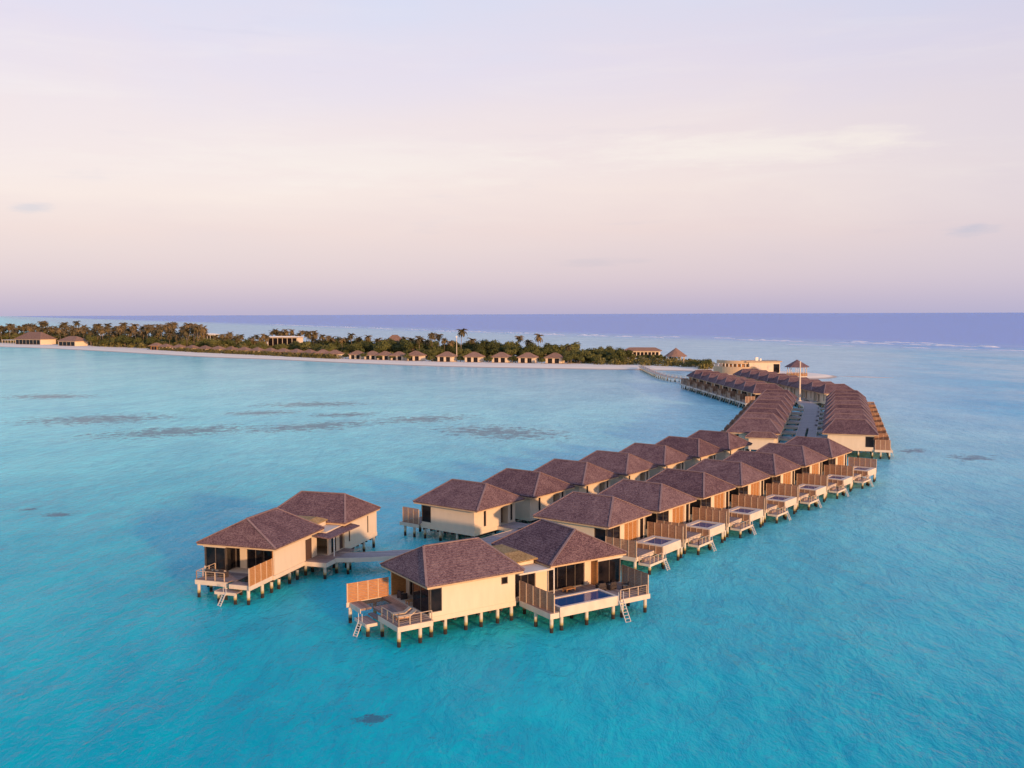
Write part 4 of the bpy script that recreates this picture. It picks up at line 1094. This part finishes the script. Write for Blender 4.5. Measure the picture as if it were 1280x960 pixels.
wd = bpy.data.worlds.new('World'); S.world = wd; wd.use_nodes = True; nt = wd.node_tree; nt.nodes.clear(); nn = N(nt)
outw = nn.new('ShaderNodeOutputWorld'); bg = nn.new('ShaderNodeBackground'); nn.link(bg.outputs[0], outw.inputs[0])
sky = nn.new('ShaderNodeTexSky'); sky.sky_type = 'NISHITA'; sky.sun_disc = False
sky.sun_elevation = R(SUN_EL); sky.sun_rotation = R(SUN_AZ); sky.altitude = 30; sky.air_density = 1.0; sky.dust_density = 1.5
tc = nn.new('ShaderNodeTexCoord'); gv = tc.outputs['Generated']
sp = nn.new('ShaderNodeSeparateXYZ'); nn.link(gv, sp.inputs[0])
def lin(c): return tuple(((v / 255) / 12.92 if v / 255 <= .04045 else ((v / 255 + .055) / 1.055) ** 2.4) for v in c)
SK = 10.0   # background strength is .1
warp = nn.noise(nn.scale(gv, (1.2, 1.2, 4)), 1.8, 5, .6, .5)
el = nn.math('ADD', sp.outputs[2], nn.math('MULTIPLY', nn.math('SUBTRACT', warp, .48), nn.math('MULTIPLY', nn.smooth(sp.outputs[2], .02, .14), .13)))
el = nn.math('MULTIPLY', el, nn.math('ADD', .9, 0.0))
skyc = nn.ramp(el, [(0, lin((188, 180, 214))), (.03, lin((208, 190, 212))), (.075, lin((228, 199, 205))), (.115, lin((240, 214, 211))), (.17, lin((239, 216, 216))), (.23, lin((230, 214, 226))), (.30, lin((215, 217, 238))), (.5, lin((166, 192, 238))), (1, lin((124, 164, 236)))])
# bluer towards the right, warmer to the left centre
rightf = nn.smooth(sp.outputs[0], .12, .6)
skyc = nn.mix(nn.math('MULTIPLY', rightf, .35), skyc, lin((190, 192, 226)))
# thin clouds
cn = nn.noise(nn.scale(gv, (1.6, 1.6, 13), (0, R(4), 0)), 2.6, 6, .62, .4)
band = nn.math('MULTIPLY', nn.smooth(sp.outputs[2], .05, .15), nn.math('SUBTRACT', 1, nn.smooth(sp.outputs[2], .2, .36)))
skyc = nn.mix(nn.math('MULTIPLY', nn.math('MULTIPLY', nn.smooth(cn, .45, .85), band), .35), skyc, lin((250, 236, 228)))
cn2 = nn.noise(nn.scale(gv, (2.2, 2.2, 17)), 2.2, 5, .6)
skyc = nn.mix(nn.math('MULTIPLY', nn.smooth(cn2, .6, .8), .25), skyc, lin((186, 178, 206)))
dxn = nn.math('DIVIDE', sp.outputs[0], nn.math('MAXIMUM', sp.outputs[1], .05)); fwd = nn.math('GREATER_THAN', sp.outputs[1], .1)
cw = nn.noise(nn.scale(gv, (6, 6, 40)), 2.5, 5, .65)
def puff(cx, cz, a_, b_, c_, amt, sk):
    global skyc
    u = nn.math('DIVIDE', nn.math('SUBTRACT', dxn, cx), a_); v = nn.math('DIVIDE', nn.math('SUBTRACT', sp.outputs[2], cz), b_)
    d = nn.math('SUBTRACT', 1, nn.math('SQRT', nn.math('ADD', nn.math('MULTIPLY', u, u), nn.math('MULTIPLY', v, v))))
    d = nn.math('ADD', d, nn.math('MULTIPLY', nn.math('SUBTRACT', cw, .5), sk))
    skyc = nn.mix(nn.math('MULTIPLY', nn.math('MULTIPLY', nn.smooth(d, .0, .9), amt), fwd), skyc, lin(c_))
puff(-.485, .098, .026, .006, (200, 188, 206), .7, 2.2); puff(.47, .077, .045, .009, (184, 180, 208), .7, 2.2); puff(.08, .052, .07, .006, (196, 182, 206), .5, 2.2)
puff(.22, .158, .24, .022, (250, 234, 224), .7, 1.6); puff(.36, .165, .06, .014, (252, 236, 224), .4, 1.2); puff(-.15, .15, .3, .03, (246, 228, 220), .45, 1.8)
g_ = nn.new('ShaderNodeVectorMath', operation='SCALE'); nn.link(skyc, g_.inputs[0]); nn.link(nn.math('MULTIPLY', SK * .86, nn.math('SUBTRACT', 1.0, nn.math('MULTIPLY', nn.smooth(sp.outputs[1], .45, -.3), .3))), g_.inputs[3])
s2 = nn.new('ShaderNodeVectorMath', operation='SCALE'); nn.link(sky.outputs[0], s2.inputs[0]); s2.inputs[3].default_value = .5
ad = nn.new('ShaderNodeVectorMath', operation='ADD'); nn.link(g_.outputs[0], ad.inputs[0]); nn.link(s2.outputs[0], ad.inputs[1])
nn.link(ad.outputs[0], bg.inputs[0]); bg.inputs[1].default_value = .1

cd = bpy.data.cameras.new('camera'); co = bpy.data.objects.new('camera', cd); COL.objects.link(co); S.camera = co
cd.sensor_width = 36; cd.sensor_fit = 'HORIZONTAL'; cd.lens = 1222 / 1280 * 36; cd.clip_start = .5; cd.clip_end = 200000
p_ = math.atan((480 - 392.2) / 1222); r_ = math.atan(4.6 / 1280)
Fw = Vector((0, math.cos(p_), -math.sin(p_))); U0 = Vector((0, math.sin(p_), math.cos(p_))); R0 = Vector((1, 0, 0))
Rc = R0 * math.cos(r_) - U0 * math.sin(r_); Uc = R0 * math.sin(r_) + U0 * math.cos(r_)
mw = Matrix((Rc, Uc, -Fw)).transposed().to_4x4(); mw.translation = Vector((0, 0, 32.05)); co.matrix_world = mw
vs_ = S.view_settings; vs_.view_transform = 'Standard'; vs_.look = 'None'; vs_.gamma = 1; vs_.exposure = 0; vs_.use_curve_mapping = False
S.render.resolution_x = 1024; S.render.resolution_y = 768
